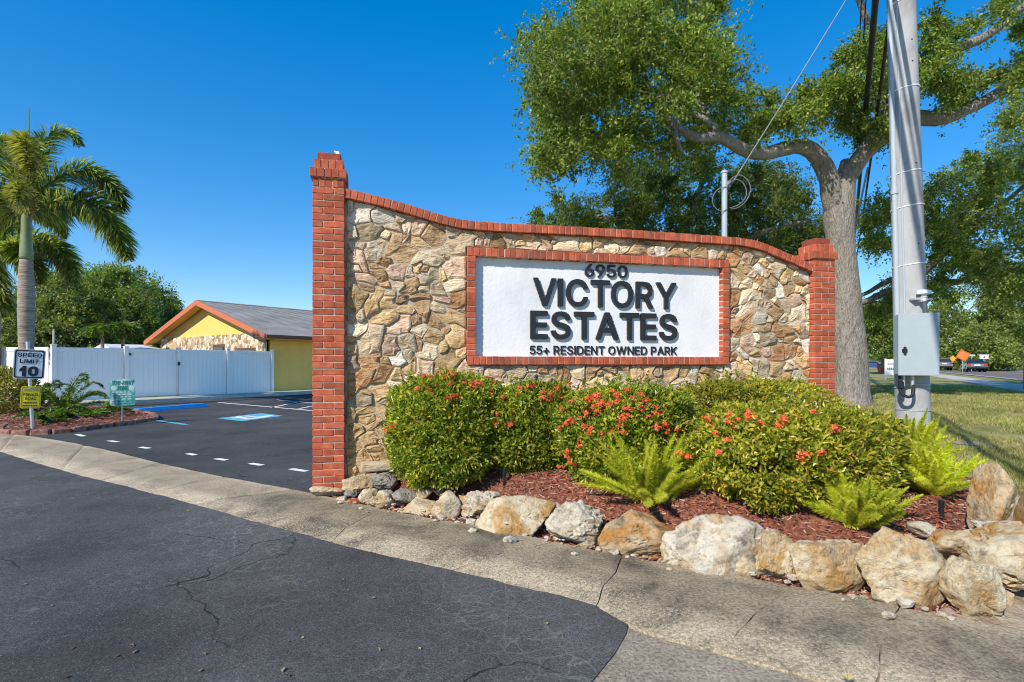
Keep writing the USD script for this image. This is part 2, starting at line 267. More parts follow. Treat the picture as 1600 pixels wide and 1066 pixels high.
def rockmat(k, base, base2, stain, amt, lichen, lam):
    n = {'g': ('geometry', {}), 'oi': ('object_info', {}), 'sc': ('vector_math', {'math_type': 'scale', 'vector1': (37, 53, 71)}), 'of': ('vector_math', {'math_type': 'add'}),
         'n1': ('noise_texture', {'scale': 5, 'detail': 8, 'roughness': 0.65, 'distortion': 0.6}), 'r1': ('rgb_ramp', {'ramp': [(0.35, base), (0.65, base2)]}),
         'n2': ('noise_texture', {'scale': 3.0, 'detail': 7, 'roughness': 0.62, 'distortion': 1.0}), 'r2': ('rgb_ramp', {'ramp': [(0.56 - amt, (0, 0, 0)), (0.70 - amt, (0.9,) * 3)]}), 'm1': ('mix', {'mix_type': 'mix', 'color2': stain}), 'b1': ('rgb_to_bw', {}),
         'n3': ('noise_texture', {'scale': 7.5, 'detail': 9, 'roughness': 0.72, 'w': 3.0}), 'r3': ('rgb_ramp', {'ramp': [(0.57 - lam, (0, 0, 0)), (0.68 - lam, (0.85,) * 3)]}), 'of2': ('vector_math', {'math_type': 'add', 'vector2': (9.3, 4.1, 7.7)}), 'm2': ('mix', {'mix_type': 'mix', 'color2': lichen}), 'b2': ('rgb_to_bw', {}),
         'n4': ('noise_texture', {'scale': 30, 'detail': 6, 'roughness': 0.7}), 'r4': ('rgb_ramp', {'ramp': [(0.3, (0.5,) * 3), (0.48, (0.98,) * 3), (0.7, (1.15,) * 3)]}), 'm3': ('mix', {'mix_type': 'multiply', 'fac': 1.0}),
         'bp': ('bump', {'strength': 1.0, 'distance': 0.035}), 'p': ('principled_bsdf', {'roughness': 0.92, 'specular_ior_level': 0.2})}
    l = [('oi.random', 'sc.scale'), ('g.position', 'of.vector1'), ('sc.vector', 'of.vector2'), ('of.vector', 'n1.vector'), ('n1.fac', 'r1.fac'), ('of.vector', 'n2.vector'), ('n2.fac', 'r2.fac'), ('r2.color', 'b1.color'), ('b1.val', 'm1.fac'), ('r1.color', 'm1.color1'),
         ('of.vector', 'of2.vector1'), ('of2.vector', 'n3.vector'), ('n3.fac', 'r3.fac'), ('r3.color', 'b2.color'), ('b2.val', 'm2.fac'), ('m1.color', 'm2.color1'), ('of.vector', 'n4.vector'), ('n4.fac', 'r4.fac'), ('m2.color', 'm3.color1'), ('r4.color', 'm3.color2'),
         ('m3.color', 'p.base_color'), ('n4.fac', 'bp.height'), ('bp.normal', 'p.normal')]
    return usdkit.material(stage, L + 'boulder_' + k, n, l, surface='p.BSDF')
M_ROCK = {'white': rockmat('white', (0.54, 0.465, 0.35), (0.68, 0.61, 0.49), (0.47, 0.30, 0.12), 0.05, (0.19, 0.165, 0.13), 0.035),
          'tan': rockmat('tan', (0.55, 0.44, 0.275), (0.68, 0.59, 0.42), (0.45, 0.245, 0.07), 0.09, (0.20, 0.165, 0.12), 0.02),
          'ochre': rockmat('ochre', (0.49, 0.36, 0.20), (0.60, 0.49, 0.33), (0.43, 0.20, 0.045), 0.15, (0.18, 0.14, 0.095), 0.03),
          'grey': rockmat('grey', (0.24, 0.22, 0.185), (0.40, 0.37, 0.32), (0.33, 0.24, 0.14), -0.03, (0.11, 0.10, 0.085), 0.08),
          'pink': rockmat('pink', (0.38, 0.26, 0.20), (0.52, 0.40, 0.33), (0.36, 0.22, 0.14), 0.0, (0.2, 0.16, 0.13), 0.0)}
M_LAWN = mat('lawn_soil_and_turf', [(0.28, (0.10, 0.12, 0.026)), (0.44, (0.20, 0.205, 0.05)), (0.56, (0.34, 0.29, 0.12)), (0.68, (0.42, 0.34, 0.20)), (0.78, (0.55, 0.47, 0.36))], scale=1.1, detail=9, rough=0.95, bump=0.9, bscale=70, bdist=0.02, rgh=0.72)
M_BARK = mat('oak_bark', [(0.3, (0.125, 0.11, 0.09)), (0.5, (0.27, 0.24, 0.205)), (0.72, (0.40, 0.365, 0.32))], scale=9, detail=8, rough=0.95, bump=1.0, bscale=26, bdist=0.07, stretch=(1.8, 1.8, 0.5), rgh=0.75)
M_PALMBARK = mat('palm_bark', [(0.35, (0.16, 0.125, 0.10)), (0.5, (0.30, 0.245, 0.20)), (0.7, (0.38, 0.32, 0.27))], scale=6, detail=6, rough=0.95, bump=0.9, bscale=10, bdist=0.03, stretch=(0.5, 0.5, 5))
M_CROWNSHAFT = plain('palm_crownshaft', (0.16, 0.21, 0.10), 0.5, var=0.25)
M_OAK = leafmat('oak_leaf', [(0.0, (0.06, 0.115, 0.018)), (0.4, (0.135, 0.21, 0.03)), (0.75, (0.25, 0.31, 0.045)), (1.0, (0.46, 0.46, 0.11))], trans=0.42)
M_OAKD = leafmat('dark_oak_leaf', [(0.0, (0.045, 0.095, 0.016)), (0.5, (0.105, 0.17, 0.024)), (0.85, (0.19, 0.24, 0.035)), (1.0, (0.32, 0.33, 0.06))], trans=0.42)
M_FAR = leafmat('distant_leaf', [(0.0, (0.09, 0.14, 0.03)), (0.5, (0.20, 0.26, 0.05)), (1.0, (0.38, 0.40, 0.11))], trans=0.42, big=0.25)
M_FARD = leafmat('distant_dark_leaf', [(0.0, (0.075, 0.13, 0.026)), (0.5, (0.165, 0.235, 0.042)), (1.0, (0.30, 0.36, 0.08))], trans=0.42, big=0.3)
M_IXORA = leafmat('ixora_leaf', [(0.0, (0.07, 0.13, 0.012)), (0.35, (0.16, 0.235, 0.018)), (0.7, (0.35, 0.375, 0.03)), (0.92, (0.54, 0.48, 0.05)), (1.0, (0.52, 0.32, 0.06))], trans=0.36, big=1.6, rough=0.35)
M_IXORA_R = leafmat('yellow_ixora_leaf', [(0.0, (0.09, 0.13, 0.012)), (0.35, (0.22, 0.25, 0.02)), (0.7, (0.42, 0.395, 0.035)), (0.9, (0.56, 0.46, 0.055)), (1.0, (0.52, 0.26, 0.07))], trans=0.36, big=1.6, rough=0.35)
M_FLOWER = leafmat('orange_red_petal', [(0.0, (0.62, 0.06, 0.025)), (0.5, (0.78, 0.14, 0.045)), (1.0, (0.85, 0.28, 0.13))], trans=0.25, rough=0.6)
M_FERN = leafmat('foxtail_fern_needle', [(0.0, (0.30, 0.37, 0.03)), (0.5, (0.57, 0.59, 0.05)), (0.9, (0.72, 0.66, 0.11)), (1.0, (0.62, 0.47, 0.16))], trans=0.45, big=2.5, rough=0.5)
M_PALM = leafmat('palm_leaflet', [(0.0, (0.055, 0.11, 0.02)), (0.5, (0.155, 0.22, 0.036)), (0.85, (0.34, 0.36, 0.09)), (1.0, (0.60, 0.53, 0.24))], trans=0.36, rough=0.35)
M_PALMY = leafmat('yellow_palm_leaflet', [(0.0, (0.10, 0.13, 0.02)), (0.5, (0.24, 0.24, 0.05)), (1.0, (0.46, 0.40, 0.16))], trans=0.3, rough=0.4)
M_SAGO = leafmat('cycad_leaflet', [(0.0, (0.03, 0.07, 0.012)), (0.6, (0.08, 0.15, 0.02)), (1.0, (0.30, 0.38, 0.04))], trans=0.3, rough=0.35)
M_CROTON = leafmat('croton_leaf', [(0.0, (0.09, 0.12, 0.02)), (0.4, (0.30, 0.30, 0.06)), (0.8, (0.52, 0.45, 0.13)), (1.0, (0.42, 0.20, 0.06))], trans=0.3, rough=0.35)
M_GRASS = leafmat('grass_blade', [(0.0, (0.11, 0.15, 0.026)), (0.4, (0.25, 0.255, 0.055)), (0.75, (0.44, 0.37, 0.14)), (1.0, (0.56, 0.46, 0.25))], trans=0.3, big=1.2, rough=0.6)
M_TWIG = plain('twig_bark', (0.17, 0.13, 0.10), 0.9, var=0.3)
M_POLE = mat('pole_concrete', [(0.25, (0.22, 0.215, 0.21)), (0.5, (0.35, 0.35, 0.35)), (0.8, (0.43, 0.43, 0.43))], scale=4, detail=7, rough=0.85, bump=0.3, bscale=60, bdist=0.004, stretch=(1, 1, 0.5))
M_CABINET = plain('cabinet_paint', (0.32, 0.375, 0.405), 0.5, var=0.03)
M_PVC = plain('grey_conduit', (0.36, 0.41, 0.45), 0.5, var=0.05)
M_STEEL = plain('galvanised_steel', (0.52, 0.53, 0.54), 0.45, 0.6, var=0.12)
M_WHITE = plain('white_plastic', (0.78, 0.78, 0.77), 0.4, var=0.03)
M_CABLE = plain('black_cable', (0.016, 0.016, 0.018), 0.6)
M_GUY = plain('grey_guy_wire', (0.22, 0.225, 0.235), 0.5, 0.2)
M_VINYL = plain('white_vinyl', (0.81, 0.77, 0.735), 0.4, var=0.02)
M_YELLOWWALL = mat('yellow_stucco', [(0.3, (0.70, 0.46, 0.12)), (0.7, (0.77, 0.52, 0.15))], scale=2, rough=0.9, bump=0.3, bscale=50)
M_SOFFIT = plain('orange_yellow_soffit', (0.72, 0.40, 0.06), 0.7, var=0.04)
M_FASCIA = plain('orange_fascia', (0.50, 0.145, 0.065), 0.55, var=0.05)
M_FASCIAD = plain('brown_gutter', (0.16, 0.05, 0.03), 0.5, var=0.05)
M_ROOF = mat('grey_shingle', [(0.3, (0.23, 0.212, 0.19)), (0.55, (0.35, 0.322, 0.29)), (0.75, (0.44, 0.41, 0.37))], scale=1.2, detail=8, rough=0.95, bump=0.6, bscale=25, bdist=0.02, rgh=0.7)
M_GLASS = usdkit.material(stage, L + 'window_glass', {'g': ('geometry', {}), 'n': ('noise_texture', {'scale': 0.8}), 'r': ('rgb_ramp', {'ramp': [(0.3, (0.012, 0.014, 0.016)), (0.7, (0.03, 0.034, 0.038))]}), 'p': ('principled_bsdf', {'roughness': 0.05, 'specular_ior_level': 0.8})}, [('g.position', 'n.vector'), ('n.fac', 'r.fac'), ('r.color', 'p.base_color')], surface='p.BSDF')
M_BLUE = plain('blue_stop_paint', (0.015, 0.27, 0.68), 0.6, var=0.12)
M_LTBLUE = plain('light_blue_marking', (0.10, 0.38, 0.50), 0.8, var=0.2)
M_MARK = mat('worn_white_marking', [(0.3, (0.52, 0.53, 0.53)), (0.6, (0.76, 0.76, 0.75))], scale=8, rough=0.8)
M_YELLOW = plain('yellow_stop_paint', (0.52, 0.34, 0.04), 0.7, var=0.2)
M_SIGNYEL = plain('yellow_sign_sheeting', (0.95, 0.74, 0.02), 0.5, var=0.04)
M_SIGNYELB = plain('pale_yellow_band', (0.72, 0.68, 0.20), 0.5, var=0.04)
M_SIGNGRY = plain('white_sign_sheeting', (0.72, 0.75, 0.79), 0.5, var=0.04)
M_SIGNGRN = mat('faded_green_sign', [(0.38, (0.03, 0.24, 0.21)), (0.50, (0.13, 0.38, 0.36)), (0.64, (0.52, 0.66, 0.66))], scale=3.2, rough=0.6, detail=4)
M_GREENTXT = plain('green_sign_ink', (0.02, 0.20, 0.17), 0.6)
M_PALETXT = plain('pale_green_ink', (0.45, 0.60, 0.60), 0.6)
M_ORANGE = plain('orange_sign_sheeting', (0.85, 0.16, 0.03), 0.5, var=0.05)
M_AMBER = plain('amber_sign_sheeting', (0.80, 0.38, 0.02), 0.5, var=0.05)
M_STGREEN = plain('street_sign_green', (0.02, 0.22, 0.12), 0.5)
M_EDGING = mat('red_edging_block', [(0.3, (0.10, 0.045, 0.035)), (0.5, (0.24, 0.11, 0.085)), (0.75, (0.38, 0.23, 0.19))], scale=10, detail=7, rough=0.95, bump=0.9, bscale=40, bdist=0.015, randv=0.15)
M_BLKPLASTIC = plain('black_plastic', (0.012, 0.014, 0.018), 0.4)
M_TYRE = plain('tyre_rubber', (0.018, 0.018, 0.018), 0.8)
M_RIM = plain('wheel_rim', (0.45, 0.45, 0.46), 0.35, 0.7)
M_REDLENS = plain('red_lens', (0.45, 0.012, 0.012), 0.2)
CARPAINT = {k: plain('car_paint_' + k, c, 0.3, 0.0, 0.4, 0.03, coat=0.15) for k, c in dict(dark_blue=(0.012, 0.02, 0.04), grey=(0.10, 0.10, 0.11), red=(0.32, 0.015, 0.02), black=(0.012, 0.012, 0.014), blue=(0.02, 0.05, 0.16), bright_red=(0.65, 0.01, 0.02)).items()}
M_MOBILE = plain('white_metal_roof', (0.62, 0.64, 0.66), 0.5, var=0.05)
M_SPEAR = plain('palm_spear', (0.10, 0.16, 0.06), 0.6)

# ------------------------------------------------------------------ ground, driveway, kerb
rear_px = [(-150, 655), (0, 677), (125, 696), (300, 737), (400, 757), (487, 775), (560, 793), (640, 812), (720, 826), (830, 848), (930, 870), (1040, 891), (1180, 916), (1340, 946), (1470, 973), (1600, 1002)]
front_px = [(-150, 668), (0, 706), (125, 743), (250, 774), (375, 809), (500, 843), (600, 868), (750, 902), (850, 926), (925, 946), (981, 977)]
front2_px = [(1000, 985), (1090, 1010), (1176, 1034), (1293, 1066)]
def ground_line(pp, n):
    w = np.array([G(x, y)[:2] for x, y in pp])
    return spline(w, n)
rear = ground_line(rear_px, 160)
ext = rear[-1] + np.outer(np.linspace(0.15, 6, 12), unit(rear[-1] - rear[-8]))
rear = np.vstack([rear, ext])
fr = [G(x, y)[:2] for x, y in front_px + front2_px]
fr = spline(np.array(fr), 150)
fext = fr[-1] + np.outer(np.linspace(0.15, 6, 12), unit(fr[-1] - fr[-8]))
fr = np.vstack([fr, fext])
asph = np.array([G(x, y)[:2] for x, y in front_px])
_sp = spline(asph, 400); _sp[:, 1] += (meshkit.fbm(np.c_[_sp * 7, _sp[:, :1] * 0], 4, 17) - .5) * .045
asph = np.vstack([_sp, [G(979, 990)[:2], G(962, 1020)[:2], G(925, 1066)[:2], G(880, 1130)[:2], (-0.35, -3.0), (-0.5, -9), (-30, -9), (-30, 9.5), (-14, 10.4)]])
road_poly = Polygon(asph).buffer(0)
bed_px = np.array([(x, y) for x, y in rear_px if 487 <= x < 1480])
bed_front = spline(np.array([G(x, y)[:2] for x, y in bed_px]), 80)
_r0 = rear[np.argmin(np.abs(rear[:, 0] + 2.0)):]; _r0 = _r0[_r0[:, 0] < G(1500, 978)[0]]
R = Polygon(np.vstack([_r0, [G(1567, 962)[:2], G(1650, 925)[:2], (3.9, 3.35), (6, 3.0), (9, 0.5), (9, -6), (320, -60), (320, 420), (-0.9, 420), (-0.9, 6.3), (-1.85, 5.62)]])).buffer(0)
RB = R.boundary
HT = 0.35
def zg(x, y):
    x, y = np.asarray(x, float), np.asarray(y, float)
    pts = shapely.points(x, y)
    ins = shapely.contains_xy(R, x, y)
    d = np.where(ins, shapely.distance(pts, RB), 0)
    t = np.clip((d - 0.22) / 0.55, 0, 1); t = t * t * (3 - 2 * t)
    n = meshkit.fbm(np.stack([x * 1.2, y * 1.2, x * 0], -1), 3, 3) - 0.5
    near = np.clip(1.5 - y / 12, 0.1, 1)
    return np.where(ins, HT * t + n * 0.10 * t * near, -0.02)
def GT(px, py):
    D = np.linspace(2, 14, 900); x = (px - CX) / F * D; z = EYE - (py - HY) / F * D
    k = int(np.argmax(z <= zg(x, D))); return np.array([x[k], D[k], z[k]])
def zg1(x, y): return float(zg(np.array([x]), np.array([y]))[0])
gx = np.unique(np.concatenate([np.linspace(-300, -20, 16), np.linspace(-20, -3, 20), np.linspace(-3, 6, 120), np.linspace(6, 30, 60), np.linspace(30, 600, 40)]))
gy = np.unique(np.concatenate([np.linspace(-40, 1.5, 12), np.linspace(1.5, 9, 110), np.linspace(9, 30, 50), np.linspace(30, 900, 40)]))
X, Y = np.meshgrid(gx, gy); Z = zg(X.ravel(), Y.ravel()).reshape(X.shape)
def gridmesh(X, Y, Z, mask=None):
    n, m = X.shape
    i, j = np.meshgrid(np.arange(n - 1), np.arange(m - 1), indexing='ij'); a = (i * m + j).ravel()
    q = np.c_[a, a + 1, a + m + 1, a + m]
    if mask is not None: q = q[mask.ravel()]
    used, inv = np.unique(q, return_inverse=True); q = inv.reshape(-1, 4)
    return np.c_[X.ravel(), Y.ravel(), Z.ravel()][used], np.vstack([q[:, [0, 1, 2]], q[:, [0, 2, 3]]])
obj('lawn', gridmesh(X, Y, Z), M_LAWN, 'dry yellow green lawn beside the utility pole', kind='structure', smooth=True)
obj('driveway', sheet(road_poly, 0.004), M_ROAD, 'cracked dark asphalt driveway in front of the kerb', kind='structure')
lot = Polygon(np.vstack([rear[rear[:, 0] < -1.2], [(-1.2, 5.6), (-0.95, 6.4), (-0.95, 60), (-60, 60), (-60, 11)]])).buffer(0)
obj('parking_lot', sheet(lot, 0.0), M_LOT, 'dark asphalt parking lot behind the kerb', kind='structure')
apron = Polygon(np.vstack([fr[np.argmin(np.abs(fr[:, 0] - G(985, 980)[0])):], [(8, -8), (-0.3, -8)], [(-0.30, -3), G(880, 1130)[:2], G(920, 1066)[:2], G(958, 1020)[:2], G(976, 988)[:2]]])).buffer(0)
obj('concrete_apron', sheet(apron.difference(Polygon(np.vstack([rear, fr[::-1]])).buffer(.016)).buffer(-.002), -0.002), M_APRON, 'grey concrete apron at the driveway corner', kind='structure')

# kerb: slabs between joints, cross section rising to the rear
kerb = keys(UsdGeom.Xform.Define(stage, '/World/concrete_kerb').GetPrim(), 'weathered concrete ribbon kerb curving past the boulders', None, None, 'structure')
def resample(a, n):
    t = np.r_[0, np.cumsum(np.linalg.norm(np.diff(a, axis=0), axis=1))]; u = np.linspace(0, t[-1], n)
    return np.c_[np.interp(u, t, a[:, 0]), np.interp(u, t, a[:, 1])]
def match(a, px):            # index along a line where it crosses a pixel column
    return int(np.argmin([abs(CX + F * p[0] / p[1] - px) if p[1] > 0.5 else 1e9 for p in a]))
joints = [(-120, -140), (20, 0), (130, 95), (250, 160), (345, 240), (450, 300), (592, 515), (880, 700), (962, 925), (1230, 1110), (1390, 1330)]
cuts = [(match(rear, a), match(fr, b)) for a, b in joints]
cuts = [c for c in cuts] + [(len(rear) - 1, len(fr) - 1)]
for k in range(len(cuts) - 1):
    (r0, f0), (r1, f1) = cuts[k], cuts[k + 1]
    if r1 - r0 < 2 or f1 - f0 < 2: continue
    a, b = resample(rear[r0:r1 + 1], 26), resample(fr[f0:f1 + 1], 26)
    gap = 0.0035
    a[0] += unit(a[1] - a[0]) * gap; a[-1] -= unit(a[-1] - a[-2]) * gap; b[0] += unit(b[1] - b[0]) * gap; b[-1] -= unit(b[-1] - b[-2]) * gap
    ts = np.array([0, 0.0, 0.06, 0.14, 0.22, 0.3, 0.45, 0.6, 0.75, 0.9, 0.97, 1.0, 1.0]); hs = np.array([-0.06, 0.004, 0.010, 0.020, 0.034, 0.045, 0.05, 0.052, 0.054, 0.055, 0.053, 0.045, -0.06])
    ts = np.linspace(0, 1, 13) * 0 + ts
    pts = b[:, None] * (1 - ts)[None, :, None] + a[:, None] * ts[None, :, None]
    zz = np.tile(hs, (26, 1))
    left = np.clip((CX + F * a[:, 0] / np.maximum(a[:, 1], 0.5) - 300) / 300, 0.35, 1)
    zz = np.where(zz > 0, zz * left[:, None], zz)
    nz = meshkit.fbm(np.concatenate([pts * 3.0, pts[..., :1] * 0], -1), 3, 5) - 0.5
    zz = np.where(zz > 0, zz + nz * 0.012, zz)
    for e in (0, 25):
        wob = (meshkit.fbm(np.concatenate([pts[e] * 5, pts[e][:, :1] * 0], -1), 3, 11) - .5) * .09; pts[e] += wob[:, None] * unit(a[1] - a[0]); zz[e] = np.where(zz[e] > 0, zz[e] - .009, zz[e])
    v, f = gridmesh(pts[..., 0], pts[..., 1], zz)
    ends = []
    for e in (0, 25):
        o = len(v); ring = v[e * 13:(e + 1) * 13]; v = np.vstack([v, ring]); kk = np.arange(1, 12); ends.append(np.c_[np.full(11, o), o + kk, o + kk + 1])
    uv = np.r_[np.stack([np.tile(ts, (26, 1)), zz * 0], -1).reshape(-1, 2), np.tile(np.c_[ts, ts * 0], (2, 1))]
    f = np.vstack([f] + ends)
    nrm = np.cross(v[f[:, 1]] - v[f[:, 0]], v[f[:, 2]] - v[f[:, 0]])[:, 2]
    part(kerb, 'kerb_slab', (v, np.where((nrm < 0)[:, None], f[:, ::-1], f)), M_CURB_L if k < 5 else M_CURB, uv=uv)
obj('kerb_joint_soil', sheet(Polygon(np.vstack([rear, fr[::-1]])).buffer(.05), -0.012), M_MULCH, 'dark soil in the joints of the kerb', kind='structure')

# far street, its sidewalk and verge on the right
rd, rn = np.array([0.542, 0.840]), np.array([0.840, -0.542])
def strip(o0, o1, t0, t1): return Polygon([rn * o0 + rd * t0, rn * o1 + rd * t0, rn * o1 + rd * t1, rn * o0 + rd * t1])
obj('sidewalk', extrude(strip(5.0, 6.6, -10, 400), HT - 0.03, HT + 0.03), M_WALK, 'pale concrete sidewalk along the far street', kind='structure')
obj('street', sheet(strip(8.0, 17.0, -20, 500), HT + 0.03), M_HWY, 'two lane asphalt street at the right', kind='structure')
obj('street_shoulder', sheet(strip(17.3, 25.0, -20, 400), HT + 0.035), M_WALK, 'pale concrete shoulder across the street', kind='structure')
edge = thing('street_lines', 'white edge line and yellow centre line on the street', 'road marking', kind='structure')
part(edge, 'edge_line', sheet(strip(8.35, 8.5, -20, 400), HT + 0.036), M_MARK)
part(edge, 'centre_line', sheet(unary_union([strip(12.6, 12.72, -20, 400), strip(12.85, 12.97, -20, 400)]), HT + 0.036), M_AMBER)

# bare dirt at the right
M_DIRT = mat('sandy_dirt', [(0.3, (0.16, 0.115, 0.07)), (0.5, (0.34, 0.265, 0.18)), (0.7, (0.48, 0.41, 0.31))], scale=7, detail=8, rough=0.95, bump=0.9, bscale=45, bdist=0.02, rgh=0.7)
def blob(c, rx, ry, seed, n=40):
    a = np.linspace(0, 2 * np.pi, n, endpoint=False); k = 1 + .7 * (meshkit.fbm(np.c_[np.cos(a) * 1.5, np.sin(a) * 1.5, a * 0 + seed], 3, seed) - .5)
    return Polygon(np.c_[c[0] + np.cos(a) * rx * k, c[1] + np.sin(a) * ry * k])
def drape(poly, dz, n=40):
    x0, y0, x1, y1 = poly.bounds; A, B = np.meshgrid(np.linspace(x0, x1, n), np.linspace(y0, y1, n))
    m = shapely.contains_xy(poly, (A[:-1, :-1] + A[1:, 1:]).ravel() / 2, (B[:-1, :-1] + B[1:, 1:]).ravel() / 2)
    return gridmesh(A, B, zg(A.ravel(), B.ravel()).reshape(A.shape) + dz, m)
for pd, lab_ in ((Polygon([G(1440, 974)[:2], G(1560, 940)[:2], (3.2, 3.35), (3.9, 4.2), (4.4, 4.0), (4.3, 3.1), (3.4, 2.2), (2.6, 2.55)]).buffer(.05), 'brown dirt beside the kerb right of the boulders'), (blob((4.75, 5.2), .42, .3, 3), 'pale sandy bare patch in the lawn behind the ochre rock'), (blob((6.1, 6.6), .5, .35, 5), 'sandy bare patch in the lawn beyond the first one')):
    obj('dirt_patch', drape(pd, .010), M_DIRT, lab_, kind='structure', smooth=True)
# mulch bed
bed = Polygon(np.vstack([bed_front, [(2.75, 2.95), (3.3, 3.4), (3.95, 4.4), (4.5, 6.2), (4.2, 6.9), (-1.7, 5.6)]])).buffer(0)
bx = np.linspace(-2.2, 4.8, 150); by = np.linspace(2.4, 7.1, 110)
BX, BY = np.meshgrid(bx, by)
cen = shapely.contains_xy(bed.buffer(-0.03), (BX[:-1, :-1] + BX[1:, 1:]).ravel() / 2, (BY[:-1, :-1] + BY[1:, 1:]).ravel() / 2)
BZ = zg(BX.ravel(), BY.ravel()).reshape(BX.shape) + 0.014
obj('mulch_bed', gridmesh(BX, BY, BZ, cen), M_MULCH, 'red mulch planting bed in front of the sign wall', kind='structure', smooth=True)
def chips(poly, n, zf, seed, ln=(0.025, 0.075)):
    r = np.random.default_rng(seed); x0, y0, x1, y1 = poly.bounds
    xy = r.uniform((x0, y0), (x1, y1), (n * 3, 2)); xy = xy[shapely.contains_xy(poly, xy[:, 0], xy[:, 1])][:n]; n = len(xy)
    z = zf(xy[:, 0], xy[:, 1]) + r.uniform(0.008, 0.03, n)
    c = np.c_[xy, z]; a = unit(np.c_[r.normal(size=(n, 2)), r.normal(scale=0.35, size=n)]); b = unit(np.cross(a, unit(np.c_[r.normal(scale=0.5, size=(n, 2)), np.ones(n)]))); u = np.cross(a, b)
    l = r.uniform(*ln, n)[:, None] / 2; w = r.uniform(0.006, 0.013, n)[:, None] / 2; t = r.uniform(0.002, 0.005, n)[:, None] / 2
    v = np.stack([c + a * l * sx + b * w * sy * (0.6 if sx > 0 else 1) + u * t * sz for sx in (-1, 1) for sy in (-1, 1) for sz in (-1, 1)], 1).reshape(-1, 3)
    bf = np.array([[0, 1, 3], [0, 3, 2], [4, 6, 7], [4, 7, 5], [0, 4, 5], [0, 5, 1], [2, 3, 7], [2, 7, 6], [0, 2, 6], [0, 6, 4], [1, 5, 7], [1, 7, 3]])
    return v, (np.arange(n)[:, None, None] * 8 + bf).reshape(-1, 3)
obj('mulch_chips', chips(bed.buffer(-0.02), 26000, zg, 5), M_CHIP, 'loose red wood chips covering the planting bed', 'mulch', kind='stuff')

# grass blades
def blades(poly, n, seed, h=(0.03, 0.075)):
    r = np.random.default_rng(seed); x0, y0, x1, y1 = poly.bounds; out = []
    D = 2.4 * (24 / 2.4) ** (r.uniform(0, 1, n * 3) ** 0.85); px = r.uniform(1310, 1680, n * 3)
    xy = np.c_[(px - CX) / F * D, D]; xy = xy[shapely.contains_xy(poly, xy[:, 0], xy[:, 1])][:n]; n = len(xy)
    keep = meshkit.fbm(np.c_[xy * 1.3, xy[:, :1] * 0], 3, 9) + r.uniform(-0.12, 0.12, n) > 0.42
    xy = xy[keep]; n = len(xy)
    z = zg(xy[:, 0], xy[:, 1]); s = (1 + xy[:, 1] / 14)[:, None]
    base = np.c_[xy, z - 0.005]; ang = r.uniform(0, 2 * np.pi, n); side = np.c_[np.cos(ang), np.sin(ang), ang * 0] * r.uniform(0.003, 0.005, n)[:, None] * s
    lean = np.c_[r.normal(scale=0.6, size=(n, 2)), np.ones(n)]; hh = r.uniform(*h, n)[:, None]
    v = np.stack([base - side, base + side, base + lean * hh], 1).reshape(-1, 3)
    return v, np.arange(3 * n).reshape(-1, 3)
lawn_poly = R.difference(bed.buffer(0.12)).difference(strip(4.9, 40, -30, 600))
obj('grass', blades(lawn_poly, 130000, 8), M_GRASS, 'short dry grass growing over the lawn', 'grass', kind='stuff')

# ------------------------------------------------------------------ the sign wall
TH = math.radians(13.3)
wd, wn = np.array([math.cos(TH), math.sin(TH), 0]), np.array([math.sin(TH), -math.cos(TH), 0])
WO = np.array([-1.997, 5.313, 0]); WT = 2.85e-4
WM = np.stack([wd, wn, [0, 0, 1]], 1)                 # wall frame (along, out, up) -> world
def tow(mesh):
    v, f = (np.asarray(mesh.vertices), np.asarray(mesh.faces)) if hasattr(mesh, 'vertices') else mesh
    v = np.asarray(v, float) @ WM.T + WO
    return v, np.asarray(f)[:, ::-1]                  # the frame is left-handed
def sz(px, py, o=0.0):
    k = (px - CX) / F
    q = WO + wn * o                                     # solve q.x + s wd.x = k (q.y + s wd.y)
    s = (k * q[1] - q[0]) / (wd[0] - k * wd[1]); D = q[1] + s * wd[1]
    return s, EYE + (HY - py) / F * D
wall = thing('entrance_sign_wall', 'fieldstone and red brick entrance wall with white lettered panel', 'entrance sign')
top_px = [(538, 294), (560, 299), (600, 308), (650, 323), (690, 336), (720, 343), (760, 347), (820, 350), (900, 354), (1000, 360), (1100, 367), (1155, 371), (1180, 375), (1205, 384), (1235, 397), (1270, 413)]
tops = np.array([sz(x, y, -0.02) for x, y in top_px])
ct = np.linspace(0.31, 5.975, 500); cz = np.interp(ct, tops[:, 0], tops[:, 1])
k = np.hanning(41); k /= k.sum(); cz = np.convolve(np.pad(cz, 20, mode='reflect', reflect_type='odd'), k, 'valid')
topz = lambda s: np.interp(s, ct, cz)
body = Polygon([(0.2, -0.2)] + [(6.05, -0.2)] + [(s, topz(s) - 0.088) for s in np.linspace(6.05, 0.2, 80)])
body = body.difference(sbox(1.567 + .02, 1.345 + .02, 4.776 - .02, 2.612 - .02))
v, f = extrude(body, -0.34, -0.099)
part(wall, 'mortar_backing', tow((v[:, [0, 2, 1]], f[:, ::-1])), M_STONEMORTAR)
